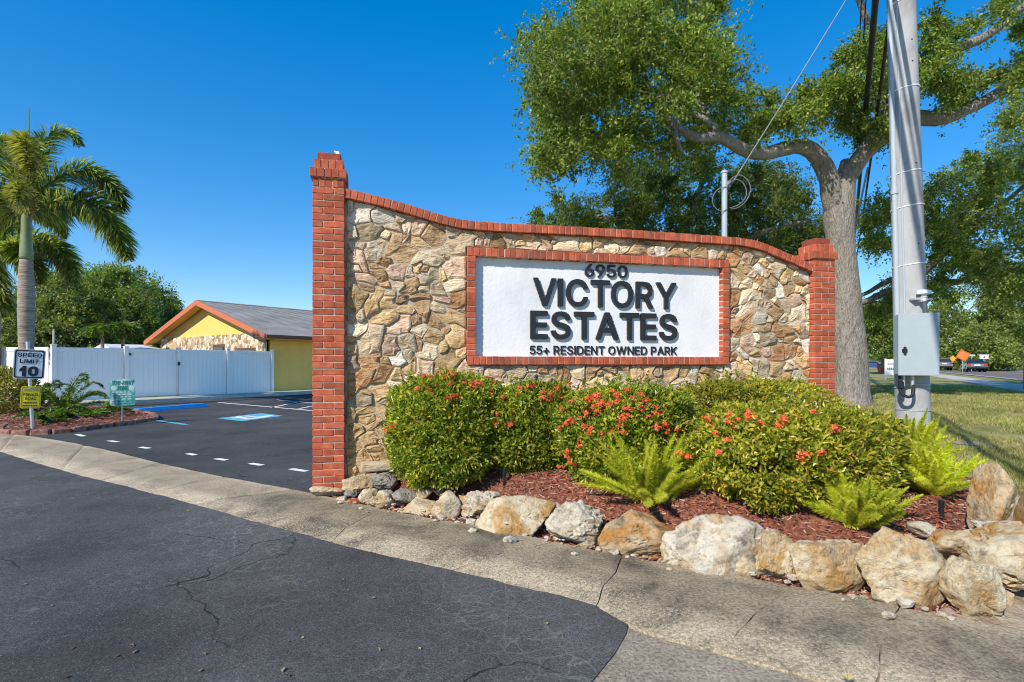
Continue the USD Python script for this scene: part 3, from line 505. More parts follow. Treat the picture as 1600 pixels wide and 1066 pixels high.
# stones
PF = (1.567, 4.776, 1.345, 2.612)
res = 0.012
S, Zz = np.meshgrid(np.arange(0.30, 5.99, res), np.arange(0.02, 3.12, res))
r = np.random.default_rng(21); sites = []
tries = 0
while tries < 9000:
    tries += 1
    s, z = r.uniform(0.3, 5.98), r.uniform(0.05, 3.1)
    if z > topz(s) - 0.05 or (PF[0] - 0.03 < s < PF[1] + 0.03 and PF[2] - 0.03 < z < PF[3] + 0.03): continue
    rad = float(np.clip(r.lognormal(math.log(0.108), 0.36), 0.055, 0.20)); 
    if z < 0.75 and s > 1.2: rad = max(rad, 0.16)
    if all((s - q[0]) ** 2 + (z - q[1]) ** 2 > (0.62 * (rad + q[2])) ** 2 for q in sites): sites.append((s, z, rad, r.normal(0, 0.75), r.uniform(1.0, 2.3)))
sites = np.array(sites)
wx = (meshkit.fbm(np.stack([S * 5, Zz * 5, S * 0], -1), 3, 1) - 0.5) * 0.10; wz = (meshkit.fbm(np.stack([S * 5, Zz * 5, S * 0 + 9], -1), 3, 2) - 0.5) * 0.10
best = np.full(S.shape, 1e9); lab = np.zeros(S.shape, int)
for i, (s, z, rad, ph, e) in enumerate(sites):
    du, dv = S + wx - s, Zz + wz - z; c_, s_ = math.cos(ph), math.sin(ph)
    d = np.hypot((du * c_ + dv * s_) / (rad * math.sqrt(e)), (-du * s_ + dv * c_) / (rad / math.sqrt(e)))
    m = d < best; best[m] = d[m]; lab[m] = i
out = (Zz > np.interp(S, ct, cz) - 0.085) | ((S > PF[0] - 0.002) & (S < PF[1] + 0.002) & (Zz > PF[2] - 0.002) & (Zz < PF[3] + 0.002)) | (S < 0.318) | (S > 5.965)
lab[out] = -1
nstones = 0; extra = []
order = np.argsort(sites[:, 1])[::-1]
for i in order:
    m = lab == i
    if m.sum() < 14: continue
    rows, cols = np.nonzero(m); boxes = []
    for rr in np.unique(rows):
        cc = np.sort(cols[rows == rr]); brk = np.r_[0, np.nonzero(np.diff(cc) > 1)[0] + 1, len(cc)]
        for a, b in zip(brk[:-1], brk[1:]):
            boxes.append(sbox(cc[a], rr, cc[b - 1] + 1, rr + 1))
    g = shapely.affinity.affine_transform(unary_union(boxes), [res, 0, 0, res, S[0, 0] - res / 2, Zz[0, 0] - res / 2]).simplify(0.016).buffer(-0.0065)
    if g.is_empty: continue
    g = max(getattr(g, 'geoms', [g]), key=lambda q: q.area).simplify(0.007)
    if g.area < 0.0012 or g.is_empty: continue
    c = np.array(g.exterior.coords)[:-1]
    if g.exterior.is_ccw is False: c = c[::-1]
    n = len(c); cen_ = np.array(g.representative_point().coords[0]); h = r.uniform(0.014, 0.036)
    tilt = r.normal(0, 0.16, 2); 
    ring = lambda kk: cen_ + (c - cen_) * kk
    hh = lambda q, base, nz: base + (q - cen_) @ tilt + r.normal(0, nz, len(q))
    r1, r2, r3 = ring(0.975), ring(0.80), ring(0.42)
    V = np.vstack([np.c_[c, np.full(n, -0.103)], np.c_[r1, np.clip(hh(r1, -0.100 + h * 0.5, 0.002), -0.097, -0.07)], np.c_[r2, np.clip(hh(r2, -0.100 + h * .85, 0.005), -0.094, -0.062)], np.c_[r3, np.clip(hh(r3, -0.100 + h * .9, 0.006), -0.094, -0.058)], [[*cen_, -0.100 + h * .9]]])
    idx = np.arange(n); nx = (idx + 1) % n
    Fc = []
    for a in (0, 1, 2):
        Fc += [np.c_[a * n + idx, a * n + nx, (a + 1) * n + nx], np.c_[a * n + idx, (a + 1) * n + nx, (a + 1) * n + idx]]
    Fc.append(np.c_[3 * n + idx, 3 * n + nx, np.full(n, 4 * n)])
    V = V[:, [0, 2, 1]]; Fc = np.vstack(Fc)[:, ::-1]
    mt = M_STONES[r.choice(7, p=[0.27, 0.24, 0.12, 0.12, 0.08, 0.06, 0.11])]
    if nstones < 298:
        part(wall, 'stone', tow((V, Fc)), mt); nstones += 1
    else:
        extra.append((V, Fc))
if extra: part(wall, 'low_stones', tow(join(extra)), M_STONES[0], kind='stuff')
# pillars
U, BH, PIT = 0.2045, 0.0585, 0.0677
def jit(lo, hi):
    d = r.normal(0, 0.0012, 3); return cbox(np.array(lo) + d, np.array(hi) + d, 0.004)
def pillar(s0, ztop, zbot, label):
    p = part(wall, 'brick_pillar', tow(cbox((s0 + 0.008, -0.299, zbot), (s0 + 0.299, -0.008, ztop + 0.18), 0.002)), M_MORTAR, label)
    z = ztop - PIT; kk = 0; w = 0.307
    while z > zbot - 0.06:
        a = 0.2; b = 0.0985
        spans = [((0, -b), (a, 0)), ((a + 0.0085, -a), (w, 0)), ((w - a, -w), (w, -w + b)), ((0, -w), (b, -b - 0.0085))] if kk % 2 == 0 else [((w - a, -b), (w, 0)), ((0, -a), (b, 0)), ((0, -w), (a, -w + b)), ((w - b, -w), (w, -b - 0.0085))]
        for (x0, y0), (x1, y1) in spans:
            part(p, 'brick', tow(jit((s0 + x0, y0, z + 0.004), (s0 + x1, y1, z + PIT - 0.005))), M_BRICK)
        z -= PIT; kk += 1
    def rowlock(z0, grow, n, h, mt, core=True):
        e0, e1 = s0 - grow, s0 + w + grow; o1 = grow; o0 = -w - grow
        part(p, 'cap_course', tow(cbox((e0 + 0.012, o0 + 0.012, z0), (e1 - 0.012, o1 - 0.012, z0 + h - 0.004), 0.002)), M_MORTAR)
        pw = (e1 - e0) / n
        for j in range(n):
            part(p, 'brick', tow(jit((e0 + j * pw + 0.004, o1 - 0.1, z0 + 0.002), (e0 + (j + 1) * pw - 0.004, o1, z0 + h - 0.004))), mt)
            part(p, 'brick', tow(jit((e0 + j * pw + 0.004, o0, z0 + 0.002), (e0 + (j + 1) * pw - 0.004, o0 + 0.1, z0 + h - 0.004))), mt)
        for e in (e0, e1 - 0.1):
            nn = max(n - 3, 1); L0 = (o1 - o0 - 0.21) / nn
            for j in range(nn):
                part(p, 'brick', tow(jit((e, o0 + 0.105 + j * L0 + 0.003, z0 + 0.002), (e + 0.1, o0 + 0.105 + (j + 1) * L0 - 0.003, z0 + h - 0.004))), mt)
    rowlock(ztop, 0.0, 5, 0.092, M_BRICK); rowlock(ztop + 0.092, 0.024, 5, 0.098, M_BRICK); rowlock(ztop + 0.19, -0.012, 4, 0.098, M_BRICK)
    c0 = s0 + 0.04
    part(p, 'cap_brick', tow(cbox((c0, -w + 0.04, ztop + 0.288), (s0 + w - 0.04, -0.04, ztop + 0.362), 0.006)), M_BRICKD)
    return p
p1 = pillar(0.0, 3.135, 0.12, 'taller left brick pillar')
part(p1, 'cap_fitting', tow(join([cbox((0.215, -0.12, 3.44), (0.262, -0.05, 3.515), 0.012), cbox((0.20, -0.11, 3.512), (0.25, -0.06, 3.53), 0.006)])), M_WHITE, 'small white fitting on the pillar cap')
pillar(5.97, 2.59, 0.25, 'lower right brick pillar')
# coping
cop = part(wall, 'coping', tow((lambda ve: (ve[0][:, [0, 2, 1]], ve[1][:, ::-1]))(extrude(Polygon([(s, topz(s) - 0.006) for s in np.linspace(0.31, 5.97, 90)] + [(s, topz(s) - 0.086) for s in np.linspace(5.97, 0.31, 90)]), -0.352, -0.030))), M_MORTAR)
arc = np.r_[0, np.cumsum(np.hypot(np.diff(ct), np.diff(cz)))]
nb = int(arc[-1] / 0.0677)
for j in range(nb):
    sc = np.interp((j + 0.5) * arc[-1] / nb, arc, ct); zc = topz(sc); sl = math.atan2(topz(sc + 0.01) - topz(sc - 0.01), 0.02)
    v, f = jit((-0.0295, -0.36, -0.093), (0.0295, -0.02 + r.normal(0, 0.002), 0))
    c_, s_ = math.cos(sl), math.sin(sl)
    v = np.c_[sc + v[:, 0] * c_ - v[:, 2] * s_, v[:, 1], zc + v[:, 0] * s_ + v[:, 2] * c_]
    part(cop, 'brick', tow((v, f)), M_BRICK)
# panel frame
fw = 0.092
fr_ = part(wall, 'panel_frame', tow(join([cbox((PF[0] + .006, -0.30, PF[3] - fw), (PF[1] - .006, -0.043, PF[3] - .006), .002), cbox((PF[0] + .006, -0.30, PF[2] + .006), (PF[1] - .006, -0.043, PF[2] + fw), .002),
     cbox((PF[0] + .006, -0.30, PF[2] + fw + .001), (PF[0] + fw - .002, -0.043, PF[3] - fw - .001), .002), cbox((PF[1] - fw + .002, -0.30, PF[2] + fw + .001), (PF[1] - .006, -0.043, PF[3] - fw - .001), .002)])), M_MORTAR)
nb = 47; pw = (PF[1] - PF[0]) / nb
for j in range(nb):
    for z0 in (PF[2], PF[3] - fw):
        part(fr_, 'brick', tow(jit((PF[0] + j * pw + .004, -0.13, z0), (PF[0] + (j + 1) * pw - .004, -0.035, z0 + fw))), M_BRICK)
nb = 16; ph = (PF[3] - PF[2] - 2 * fw) / nb
for j in range(nb):
    for s0 in (PF[0], PF[1] - fw):
        part(fr_, 'brick', tow(jit((s0, -0.15, PF[2] + fw + j * ph + .004), (s0 + fw, -0.035, PF[2] + fw + (j + 1) * ph - .004))), M_BRICK)
panel = part(wall, 'sign_panel', tow(cbox((PF[0] + fw - .004, -0.30, PF[2] + fw - .004), (PF[1] - fw + .004, -0.115, PF[3] - fw + .004), 0.001)), M_STUCCO)
def lettering(text, x0, x1, y0, y1, depth, fat):
    o = -0.115 + depth
    (s0, zt), (s1, zt2) = sz(x0, y0, o), sz(x1, y0, o); zb = (sz(x0, y1, o)[1] + sz(x1, y1, o)[1]) / 2; zt = (zt + zt2) / 2
    for v, f in txt(text, s1 - s0, zt - zb, depth - 0.004, fat):
        v = np.c_[s0 + v[:, 0], -0.111 + v[:, 2], zb + v[:, 1]]
        part(panel, 'letter', tow((v, f[:, ::-1])), M_BLACK)
lettering('6950', 914, 981, 413.5, 433.5, 0.022, 0.0)
lettering('VICTORY', 834, 1057, 438, 480.5, 0.030, 0.0004)
lettering('ESTATES', 829, 1059, 488, 531, 0.030, 0.0008)
lettering('55+ RESIDENT OWNED PARK', 828, 1058, 541, 554.5, 0.013, 0.0)

# ------------------------------------------------------------------ boulders
def rock(seed, facets=10, sub=4, rough=0.10):
    q = np.random.default_rng(seed); m = trimesh.creation.icosphere(sub); d = np.asarray(m.vertices)
    n = unit(q.normal(size=(facets, 3))); h = q.uniform(0.62, 1.0, facets)
    dn = d @ n.T; rr = np.where(dn > 0.05, h / np.maximum(dn, 0.05), 9.0).min(1); rr = np.minimum(rr, 1.25)
    a1 = meshkit.fbm(d * 2.6 + seed, 4, seed) - 0.5; a2 = meshkit.fbm(d * 8 + seed, 4, seed + 5) - 0.5; cr = np.abs(meshkit.fbm(d * 3.1 + seed * 2, 3, seed + 9) - .5)
    mk_ = np.clip((meshkit.fbm(d * 1.7 + seed * 3, 2, seed + 3) - .45) * 5, 0.15, 1)
    rr = rr * (1 + rough * 2.8 * a1 + rough * 2.3 * a2 * mk_ - rough * 2.0 * np.exp(-(cr / .03) ** 2) * mk_)
    return d * rr[:, None], np.asarray(m.faces)
ROCKS = [  # bbox in pixels, base height, material, depth factor, label, roughness
 (486, 749, 540, 779, 0.02, 'tan', 1.0, 'long cream rock directly under the tall brick pillar', .08),
 (542, 721, 561, 738, 0.22, 'white', 1.0, 'small pale rock against the wall left of the cut slab', .1),
 (539, 734, 571, 747, 0.16, 'white', 1.0, 'flat white rock below the cut stone slab', .1),
 (536, 738, 588, 773, 0.06, 'white', .9, 'large white knobbly rock right of the pillar foot', .16),
 (581, 738, 623, 767, 0.12, 'grey', .9, 'dark grey pitted rock at the left end of the mulch', .16),
 (538, 763, 562, 781, 0.02, 'grey', 1.0, 'small grey rock beneath the white knobbly rock', .1),
 (526, 775, 545, 789, 0.0, 'white', 1.0, 'little white rock on the kerb below the pillar', .12),
 (560, 762, 593, 792, 0.0, 'tan', .9, 'rounded cream rock right of the red brick fragment', .1),
 (583, 765, 626, 799, 0.0, 'white', .9, 'white cracked rock below the grey pitted rock', .16),
 (614, 762, 652, 788, 0.07, 'grey', .9, 'grey leaning rock left of the flat tan block', .12),
 (651, 761, 678, 780, 0.12, 'tan', 1.0, 'flat tan block wedged on top of the rock row', .06),
 (676, 761, 702, 776, 0.14, 'white', 1.0, 'small white flake between tan block and tall cream rock', .1),
 (627, 776, 679, 809, 0.0, 'tan', .9, 'low cream rock below the flat tan block', .12),
 (676, 766, 718, 816, 0.0, 'tan', .8, 'tall upright cream rock left of the knobbly coral rock', .08),
 (714, 766, 790, 819, 0.0, 'white', .7, 'knobbly coral rock below the left black stake', .22),
 (772, 750, 800, 772, 0.16, 'white', 1.0, 'small white rock leaning at the left black stake', .14),
 (774, 772, 800, 792, 0.10, 'white', 1.0, 'small coral lump behind the big tan boulder', .18),
 (748, 774, 863, 844, 0.0, 'tan', .6, 'big smooth tan boulder with pointed top', .06),
 (848, 785, 878, 815, 0.06, 'white', .9, 'pair of white chunks behind the tan and white boulders', .1),
 (856, 780, 940, 862, 0.0, 'white', .6, 'rugged white boulder right of the smooth tan one', .16),
 (922, 785, 954, 822, 0.05, 'white', .8, 'small white rock peeking behind the rugged white boulder', .14),
 (940, 795, 1050, 882, 0.0, 'ochre', .6, 'triangular boulder with an ochre crest', .1),
 (1040, 802, 1197, 909, 0.0, 'white', .5, 'widest white boulder in the middle of the row', .1),
 (1147, 864, 1186, 911, 0.0, 'tan', .6, 'small tan slab leaning on the widest white boulder', .06),
 (1182, 823, 1249, 914, 0.0, 'tan', .6, 'narrow upright tan boulder right of the widest one', .1),
 (1242, 843, 1272, 869, 0.12, 'white', .9, 'small white angular rock between two tan boulders', .08),
 (1238, 842, 1348, 938, 0.0, 'tan', .55, 'rounded yellowish boulder left of the largest boulder', .08),
 (1344, 822, 1483, 958, 0.0, 'tan', .5, 'largest yellow stained boulder below the right fern', .1),
 (1419, 814, 1471, 841, 0.28, 'white', 1.0, 'oblong white rock lying below the right black stake', .1),
 (1450, 826, 1523, 877, 0.18, 'ochre', .8, 'rust brown rock behind the largest boulder', .1),
 (1472, 867, 1569, 969, 0.0, 'tan', .55, 'leaning cream boulder right of the largest one', .1),
 (1494, 814, 1660, 925, 0.08, 'tan', .7, 'broad cream boulder at the right edge of the bed', .1),
 (1514, 722, 1585, 850, 0.22, 'ochre', .9, 'tall sloping ochre rock beside the lawn', .08),
 (1545, 917, 1583, 948, 0.0, 'white', 1.0, 'small white pebbly rock in the dirt at the right', .14),
 (1468, 949, 1495, 972, 0.0, 'pink', 1.0, 'small pinkish stone on the dirt below the largest boulder', .1),
 (1520, 808, 1600, 850, 0.28, 'white', 1.0, 'flat white rubble between the ochre rock and broad boulder', .2),
 (1590, 760, 1650, 880, 0.22, 'ochre', .9, 'low ochre rock at the picture edge beside the lawn', .1)]
def fit_rock(bb, zb, dep, seed, rough, facets=10):
    x0, y0, x1, y1 = bb; v, f = rock(seed, facets, 3 if (x1 - x0) < 60 else 4, rough)
    e_ = (x1 - x0) * .06; x0, x1 = x0 - e_, x1 + e_
    D = (EYE - zb) * F / (max(y1, 600) - HY); wdt = (x1 - x0) / F * D; v = v / np.ptp(v, axis=0)
    v -= (v.max(0) + v.min(0)) / 2
    sx, szz = wdt, (y1 - y0) / F * D; c = np.array([((x0 + x1) / 2 - CX) / F * D, D + wdt * dep * 0.4, zb + szz * .5])
    for _ in range(6):
        q = v * [sx, max(wdt * dep, szz * 0.6), szz] + c
        X_, Y_ = CX + F * q[:, 0] / q[:, 1], HY - F * (q[:, 2] - EYE) / q[:, 1]
        sx *= (x1 - x0) / np.ptp(X_); szz *= (y1 - y0) / np.ptp(Y_)
        c[0] += ((x0 + x1) / 2 - (X_.max() + X_.min()) / 2) / F * c[1]; c[2] += ((Y_.max() + Y_.min()) / 2 - (y0 + y1) / 2) / F * c[1]
    return v * [sx, max(wdt * dep, szz * 0.6), szz] + c, f
for i, (x0, y0, x1, y1, zb, mk, dep, lab_, rg) in enumerate(ROCKS):
    obj('boulder', fit_rock((x0, y0, x1, y1), zb, dep, 100 + i, rg), M_ROCK[mk], lab_, 'rock', 'rocks edging the planting bed', smooth=38)
q = P(588, 734, 5.2)
sl = cbox((-0.17, -0.09, 0), (0.17, 0.09, 0.085), 0.012); vv = sl[0] + (meshkit.fbm(sl[0] * 9, 2, 4)[:, None] - 0.5) * 0.02
obj('stone_slab', xf((vv, sl[1]), rz(0.25), G(588, 735, 0.27) + [0, 0.08, -0.01]), M_STONES[1], 'squared cream stone slab lying at the foot of the wall', 'stone slab')
vv, ff = cbox((-0.055, -0.04, 0), (0.055, 0.04, 0.055), 0.01)
obj('brick_fragment', xf((vv + (meshkit.fbm(vv * 20, 2, 8)[:, None] - .5) * .012, ff), rz(0.5), G(552, 790, 0.02) + [0, .03, 0]), M_BRICK, 'broken red brick piece among the rocks by the pillar', 'brick')

# ------------------------------------------------------------------ leaves and shrubs
def leaves(p, d, nrm, ln, wd_):
    d = unit(d); s = unit(np.cross(d, nrm)); up = np.cross(s, d); ln = ln[:, None]; wd_ = wd_[:, None]
    mid = p + d * ln * 0.45
    v = np.stack([p, mid + s * wd_ / 2 + up * wd_ * 0.18, p + d * ln - up * ln * 0.08, mid - s * wd_ / 2 + up * wd_ * 0.18], 1).reshape(-1, 3)
    b = np.arange(len(p)) * 4
    return v, np.vstack([np.c_[b, b + 1, b + 2], np.c_[b, b + 2, b + 3]])
def shell(center, half, n, seed, p=3.0, lump=0.46, deep=0.16, zmin=None):
    r = np.random.default_rng(seed); d = unit(r.normal(size=(n, 3))); h = np.asarray(half)
    rr = (np.abs(d / h) ** p).sum(1) ** (-1 / p); q = d * rr[:, None]
    nz = meshkit.fbm(q * 3.2 + seed, 3, seed); nz2 = meshkit.fbm(q * 9 + seed, 2, seed + 1)
    nz3 = meshkit.fbm(q * 1.5 + seed * 2, 2, seed + 7); q = q * (1 + lump * (nz - 0.5) + 0.75 * lump * (nz3 - .5) + 0.22 * (nz2 - 0.5))[:, None]
    dep = deep * r.uniform(0, 1, n) ** 1.7
    q = q - d * dep[:, None]
    keep = (nz2 + r.uniform(-.16, .16, n) - dep * 0.5 > 0.36) & (q[:, 2] + center[2] > (zmin if zmin is not None else -9))
    return q[keep] + center, d[keep]
def stems(center, half, zb, n, seed):
    r = np.random.default_rng(seed); out = []
    for _ in range(n):
        a = np.array([center[0] + r.normal(0, half[0] * .25), center[1] + r.normal(0, half[1] * .2), zb - 0.03]); b = center + r.uniform(-.75, .75, 3) * half; b[2] = center[2] + half[2] * r.uniform(0.2, .8)
        out.append(tube(np.array([a, (a + b) / 2 + r.normal(0, .04, 3), b]), [.012, .009, .004], 5))
    return join(out)
def flower(c, out, r):
    ms = []; n = int(r.integers(9, 20)); sp = r.uniform(.016, .034)
    d = unit(r.normal(size=(n, 3)) * .9 + out); p = c + d * sp * r.uniform(.5, 1.25, (n, 1)) * [1.25, 1.25, .9]
    t = unit(np.cross(d, r.normal(size=(n, 3))))
    for k in range(2):
        tt = t if k == 0 else np.cross(d, t)
        ms.append(leaves(p - tt * 0.015, tt + d * r.normal(0, .25, (n, 1)), d, r.uniform(.024, .036, n), r.uniform(.009, .014, n)))
    return join(ms)
def bush(bb, D, zb, dh, n, seed, mt, label, flowers, ll=0.044, p=2.7, group='clipped ixora shrubs along the sign wall', deep=.17):
    x0, y0, x1, y1 = bb; hw = (x1 - x0) / 2 / F * D; zt = EYE + (HY - y0) / F * (D - dh * 0.2); c = np.array([((x0 + x1) / 2 - CX) / F * D, D, (zt + zb) / 2])
    half = np.array([hw * 1.0, dh, (zt - zb) / 2 * 0.96]); n = int(n * 1.25); r = np.random.default_rng(seed)
    t = thing('ixora_shrub', label, 'shrub', group)
    q, d = shell(c, half, n, seed, p, deep=deep, zmin=zb - 0.02)
    m = len(q)
    part(t, 'foliage', leaves(q, unit(d * 0.8 + r.normal(size=(m, 3)) * 0.8 + [0, 0, .35]), unit(d + r.normal(size=(m, 3)) * .7 + [0, 0, .5]), r.uniform(.7, 1.25, m) * ll, r.uniform(.8, 1.2, m) * ll * 0.48), mt)
    part(t, 'stems', stems(c, half, zb, 22, seed + 1), M_TWIG)
    ns = int(n / 330); d = unit(r.normal(size=(ns, 3)) * [1, 1, .8] + [0, -.2, .45]); rr = (np.abs(d / half) ** p).sum(1) ** (-1 / p); st = c + d * (rr * .93)[:, None]; sd_ = unit(d + r.normal(size=(ns, 3)) * .35 + [0, 0, .5]); sl_ = r.uniform(.06, .17, ns)
    kk = 11; ti = np.repeat(np.arange(ns), kk); tt = r.uniform(.2, 1, ns * kk); pp_ = st[ti] + sd_[ti] * (sl_[ti] * tt)[:, None]
    part(t, 'shoots', join([leaves(pp_, unit(sd_[ti] * .55 + r.normal(size=(ns * kk, 3)) * .8), r.normal(size=(ns * kk, 3)) + [0, 0, .8], r.uniform(.7, 1.2, ns * kk) * ll, r.uniform(.8, 1.2, ns * kk) * ll * .45)] + [tube(np.array([st[i] - sd_[i] * .05, st[i] + sd_[i] * sl_[i]]), [.0035, .0015], 3, cap=False) for i in range(ns)]), mt)
    for (fx, fy) in flowers:
        fx += r.normal(0, 1.5); fy += r.normal(0, 1.5)
        # march the view ray to the shrub's skin
        ray = np.array([(fx - CX) / F, 1, (HY - fy) / F]); hit = None
        for dd in np.linspace(D - dh * 1.4, D + dh, 120):
            w = np.array([0, 0, EYE]) + ray * dd
            if (np.abs((w - c) / half) ** p).sum() < 1.08: hit = w; break
        if hit is None: continue
        for _ in range(r.integers(1, 5)):
            part(t, 'flower_cluster', flower(hit + r.normal(0, .028, 3) * [1.7, 1, .9], unit((hit - c) / half + [0, -.3, .5]), r), M_FLOWER)
fl1 = [(680, 600), (700, 590), (728, 590), (735, 604), (690, 612), (655, 598), (672, 592), (686, 588), (697, 592), (712, 588), (690, 600), (706, 606), (742, 594), (752, 598), (760, 602), (763, 609), (708, 618), (664, 606), (612, 668), (722, 596)]
fl2 = [(819, 607), (830, 620), (797, 624), (785, 648), (792, 670), (846, 614), (870, 610), (852, 620)]
fl3 = [(910, 612), (948, 632), (960, 622), (982, 628), (1005, 634), (930, 648), (975, 660), (1020, 668), (890, 664), (902, 628), (925, 625), (938, 618), (955, 614), (975, 616), (990, 618), (1000, 622), (968, 636), (990, 650), (915, 668), (922, 676), (946, 670), (965, 672), (900, 694), (895, 718), (1038, 652), (1026, 650), (1050, 668), (880, 640), (898, 650), (943, 640), (1012, 640)]
fl5 = [(1104, 656), (1142, 646), (1145, 659), (1170, 648), (1229, 662), (1310, 674), (1120, 682), (1127, 708), (1080, 708), (1254, 652), (1216, 660), (1265, 715)]
bush((612, 586, 784, 752), 5.08, 0.22, 0.44, 30000, 31, M_IXORA, 'tall bushy green shrub nearest the left brick pillar', fl1)
bush((768, 600, 906, 748), 5.14, 0.25, 0.40, 22000, 32, M_IXORA, 'darker green shrub second from the left pillar', fl2)
bush((872, 604, 1084, 756), 4.80, 0.30, 0.50, 32000, 33, M_IXORA, 'shrub with most orange red flowers behind the left fern', fl3)
bush((1020, 593, 1300, 700), 5.72, 0.33, 0.42, 30000, 34, M_IXORA_R, 'long flowerless shrub right against the stone wall', [], )
bush((1074, 643, 1384, 805), 4.14, 0.30, 0.58, 46000, 35, M_IXORA_R, 'widest yellow green shrub between two bright ferns', fl5, p=2.8)

# foxtail ferns
def frond(base, d0, ln, rad, r, n=620):
    t = np.linspace(0, 1, 9); d = unit(d0)[None] * (ln * t)[:, None]; d[:, 2] -= (0.22 * ln) * t ** 2 * (1 - abs(unit(d0)[2]) * 0.8); side = r.normal(0, .04, 3) * ln
    pts = base + d + side * (t ** 2)[:, None]
    tt = r.uniform(0.10, 1, n); p = np.stack([np.interp(tt, t, pts[:, k]) for k in range(3)], 1); ax = unit(np.stack([np.interp(np.clip(tt + .03, 0, 1), t, pts[:, k]) for k in range(3)], 1) - p + unit(d0) * 1e-6)
    o = unit(np.cross(ax, r.normal(size=(n, 3)))); env = np.minimum(1, (1.02 - tt) * 3.2) ** .7 * (0.75 + .25 * np.minimum(1, tt * 4))
    ld = unit(o + ax * 0.75); ln_ = rad * 1.25 * env * r.uniform(.75, 1.15, n)
    s = unit(np.cross(ld, ax + r.normal(0, .3, (n, 3)))) * 0.0042
    v = np.stack([p - s, p + s, p + ld * ln_[:, None]], 1).reshape(-1, 3)
    a = (v, np.arange(3 * n).reshape(-1, 3))
    return join([a, tube(pts, np.linspace(.004, .0015, 9), 4)])
def fern(x, y, zb, label, n, ln, seed, spread=1.0, rad=.034, lean=(0, 0)):
    r = np.random.default_rng(seed); b = GT(x, y)
    t = thing('foxtail_fern', label, 'fern', 'bright foxtail ferns in the mulch bed')
    for i in range(n):
        az = r.uniform(0, 2 * np.pi); el = r.uniform(0.5, 1.25) if i % 3 else r.uniform(.85, 1.5)
        d0 = np.array([math.cos(az) * math.cos(el) * spread + lean[0], math.sin(az) * math.cos(el) * spread + lean[1], math.sin(el)])
        part(t, 'frond', frond(b + np.array([r.normal(0, .04), r.normal(0, .04), 0]), d0, ln * r.uniform(.72, 1.1), rad * r.uniform(.85, 1.1), r), M_FERN)
fern(1016, 786, .36, 'wide spreading foxtail fern left of the widest shrub', 60, .62, 41, 1.3, .040)
fern(1332, 822, .36, 'compact foxtail fern in front of the widest shrub', 56, .38, 42, .9, .036)
fern(1456, 776, .36, 'foxtail fern behind the right black stake', 46, .50, 43, .9, .040)
fern(1418, 724, .36, 'foxtail fern at the foot of the utility pole', 40, .54, 44, 1.1, .044)

# small stakes in the bed
for (x, y, h, lab_) in ((788, 762, .165, 'black plastic stake beside the small white rock at left'), (1044, 800, .12, 'black plastic stake in front of the wide spreading fern'), (1471, 816, .15, 'black plastic stake above the oblong white rock')):
    b = GT(x, y)
    t = thing('sprinkler_riser', lab_, 'garden stake', 'black stakes in the mulch bed', loc=b)
    part(t, 'pipe', tube(np.array([[0, 0, -.05], [0, 0, h * .72]]), .013, 10), M_BLKPLASTIC, smooth=40)
    part(t, 'head', tube(np.array([[0, 0, h * .7], [0, 0, h * .72], [0, 0, h], [0, 0, h + .004]]), [.016, .0185, .0185, .012], 10), M_BLKPLASTIC, smooth=40)
    part(t, 'nozzle', tube(np.array([[0, 0, h], [0, 0, h + .012]]), .009, 8), plain('teal_nozzle', (.01, .07, .09)) if h == .165 else L + 'teal_nozzle', smooth=40)

# ------------------------------------------------------------------ trees
def in_poly(poly, n, Dr, seed, sp):
    """clump centres seen inside a pixel polygon, spread through a range of depths"""
    r = np.random.default_rng(seed); x0, y0, x1, y1 = poly.bounds; out = []; tries = 0
    while len(out) < n and tries < n * 60:
        tries += 1
        x, y, D = r.uniform(x0, x1), r.uniform(y0, y1), r.uniform(*Dr)
        if not poly.contains(Point(x, y)): continue
        w = P(x, y, D)
        if all(np.linalg.norm(w - q) > sp for q in out): out.append(w)
    return np.array(out)
def foliage(cen, rad, per, leaf, seed, twig_r=0.004, per_twig=16):
    r = np.random.default_rng(seed); n = len(cen); rad = np.broadcast_to(rad, (n,)) * r.uniform(.5, 1.35, n)
    k = per * n; ci = np.repeat(np.arange(n), per); rr = rad[ci][:, None]
    off = unit(r.normal(size=(k, 3))); st = cen[ci] + off * rr * r.uniform(0, .65, (k, 1)) * [1, 1, .8]
    d = unit(off + r.normal(size=(k, 3)) * .7 + [0, 0, .15]); ln = rr[:, 0] * (.3 + .9 * r.uniform(0, 1, k) ** 1.8)
    m = k * per_twig; ti = np.repeat(np.arange(k), per_twig); t = r.uniform(.1, 1, m)
    droop = np.zeros((m, 3)); droop[:, 2] = -(t ** 2) * ln[ti] * .25
    p = st[ti] + d[ti] * (ln[ti] * t)[:, None] + droop + r.normal(0, .025, (m, 3)) * (leaf / .06)
    ld = unit(d[ti] * .7 + r.normal(size=(m, 3)) * .85); nn = unit(r.normal(size=(m, 3)) * .8 + [0, 0, 1.0])
    lv = leaves(p, ld, nn, r.uniform(.7, 1.3, m) * leaf, r.uniform(.8, 1.25, m) * leaf * .5)
    # twigs as three-sided slivers
    e = st + d * ln[:, None]; e[:, 2] -= ln * .25; s1 = unit(np.cross(d, r.normal(size=(k, 3)))) * twig_r; s2 = np.cross(d, s1)
    a = cen[ci] * .35 + st * .65
    tv = np.stack([a - s1, a + s1, a + s2, e], 1).reshape(-1, 3); b = np.arange(k) * 4
    return lv, (tv, np.vstack([np.c_[b, b + 1, b + 3], np.c_[b + 1, b + 2, b + 3], np.c_[b + 2, b, b + 3]]))
def limb(pp, n=24, sides=12, rough=.22, seed=0):
    """pp: (px, py, D, width in pixels)"""
    q = np.array([[*P(x, y, D), w / 2 / F * D] for x, y, D, w in pp]); q = spline(q, n)
    return tube(q[:, :3], np.maximum(q[:, 3], .008), sides, rough=rough, seed=seed)
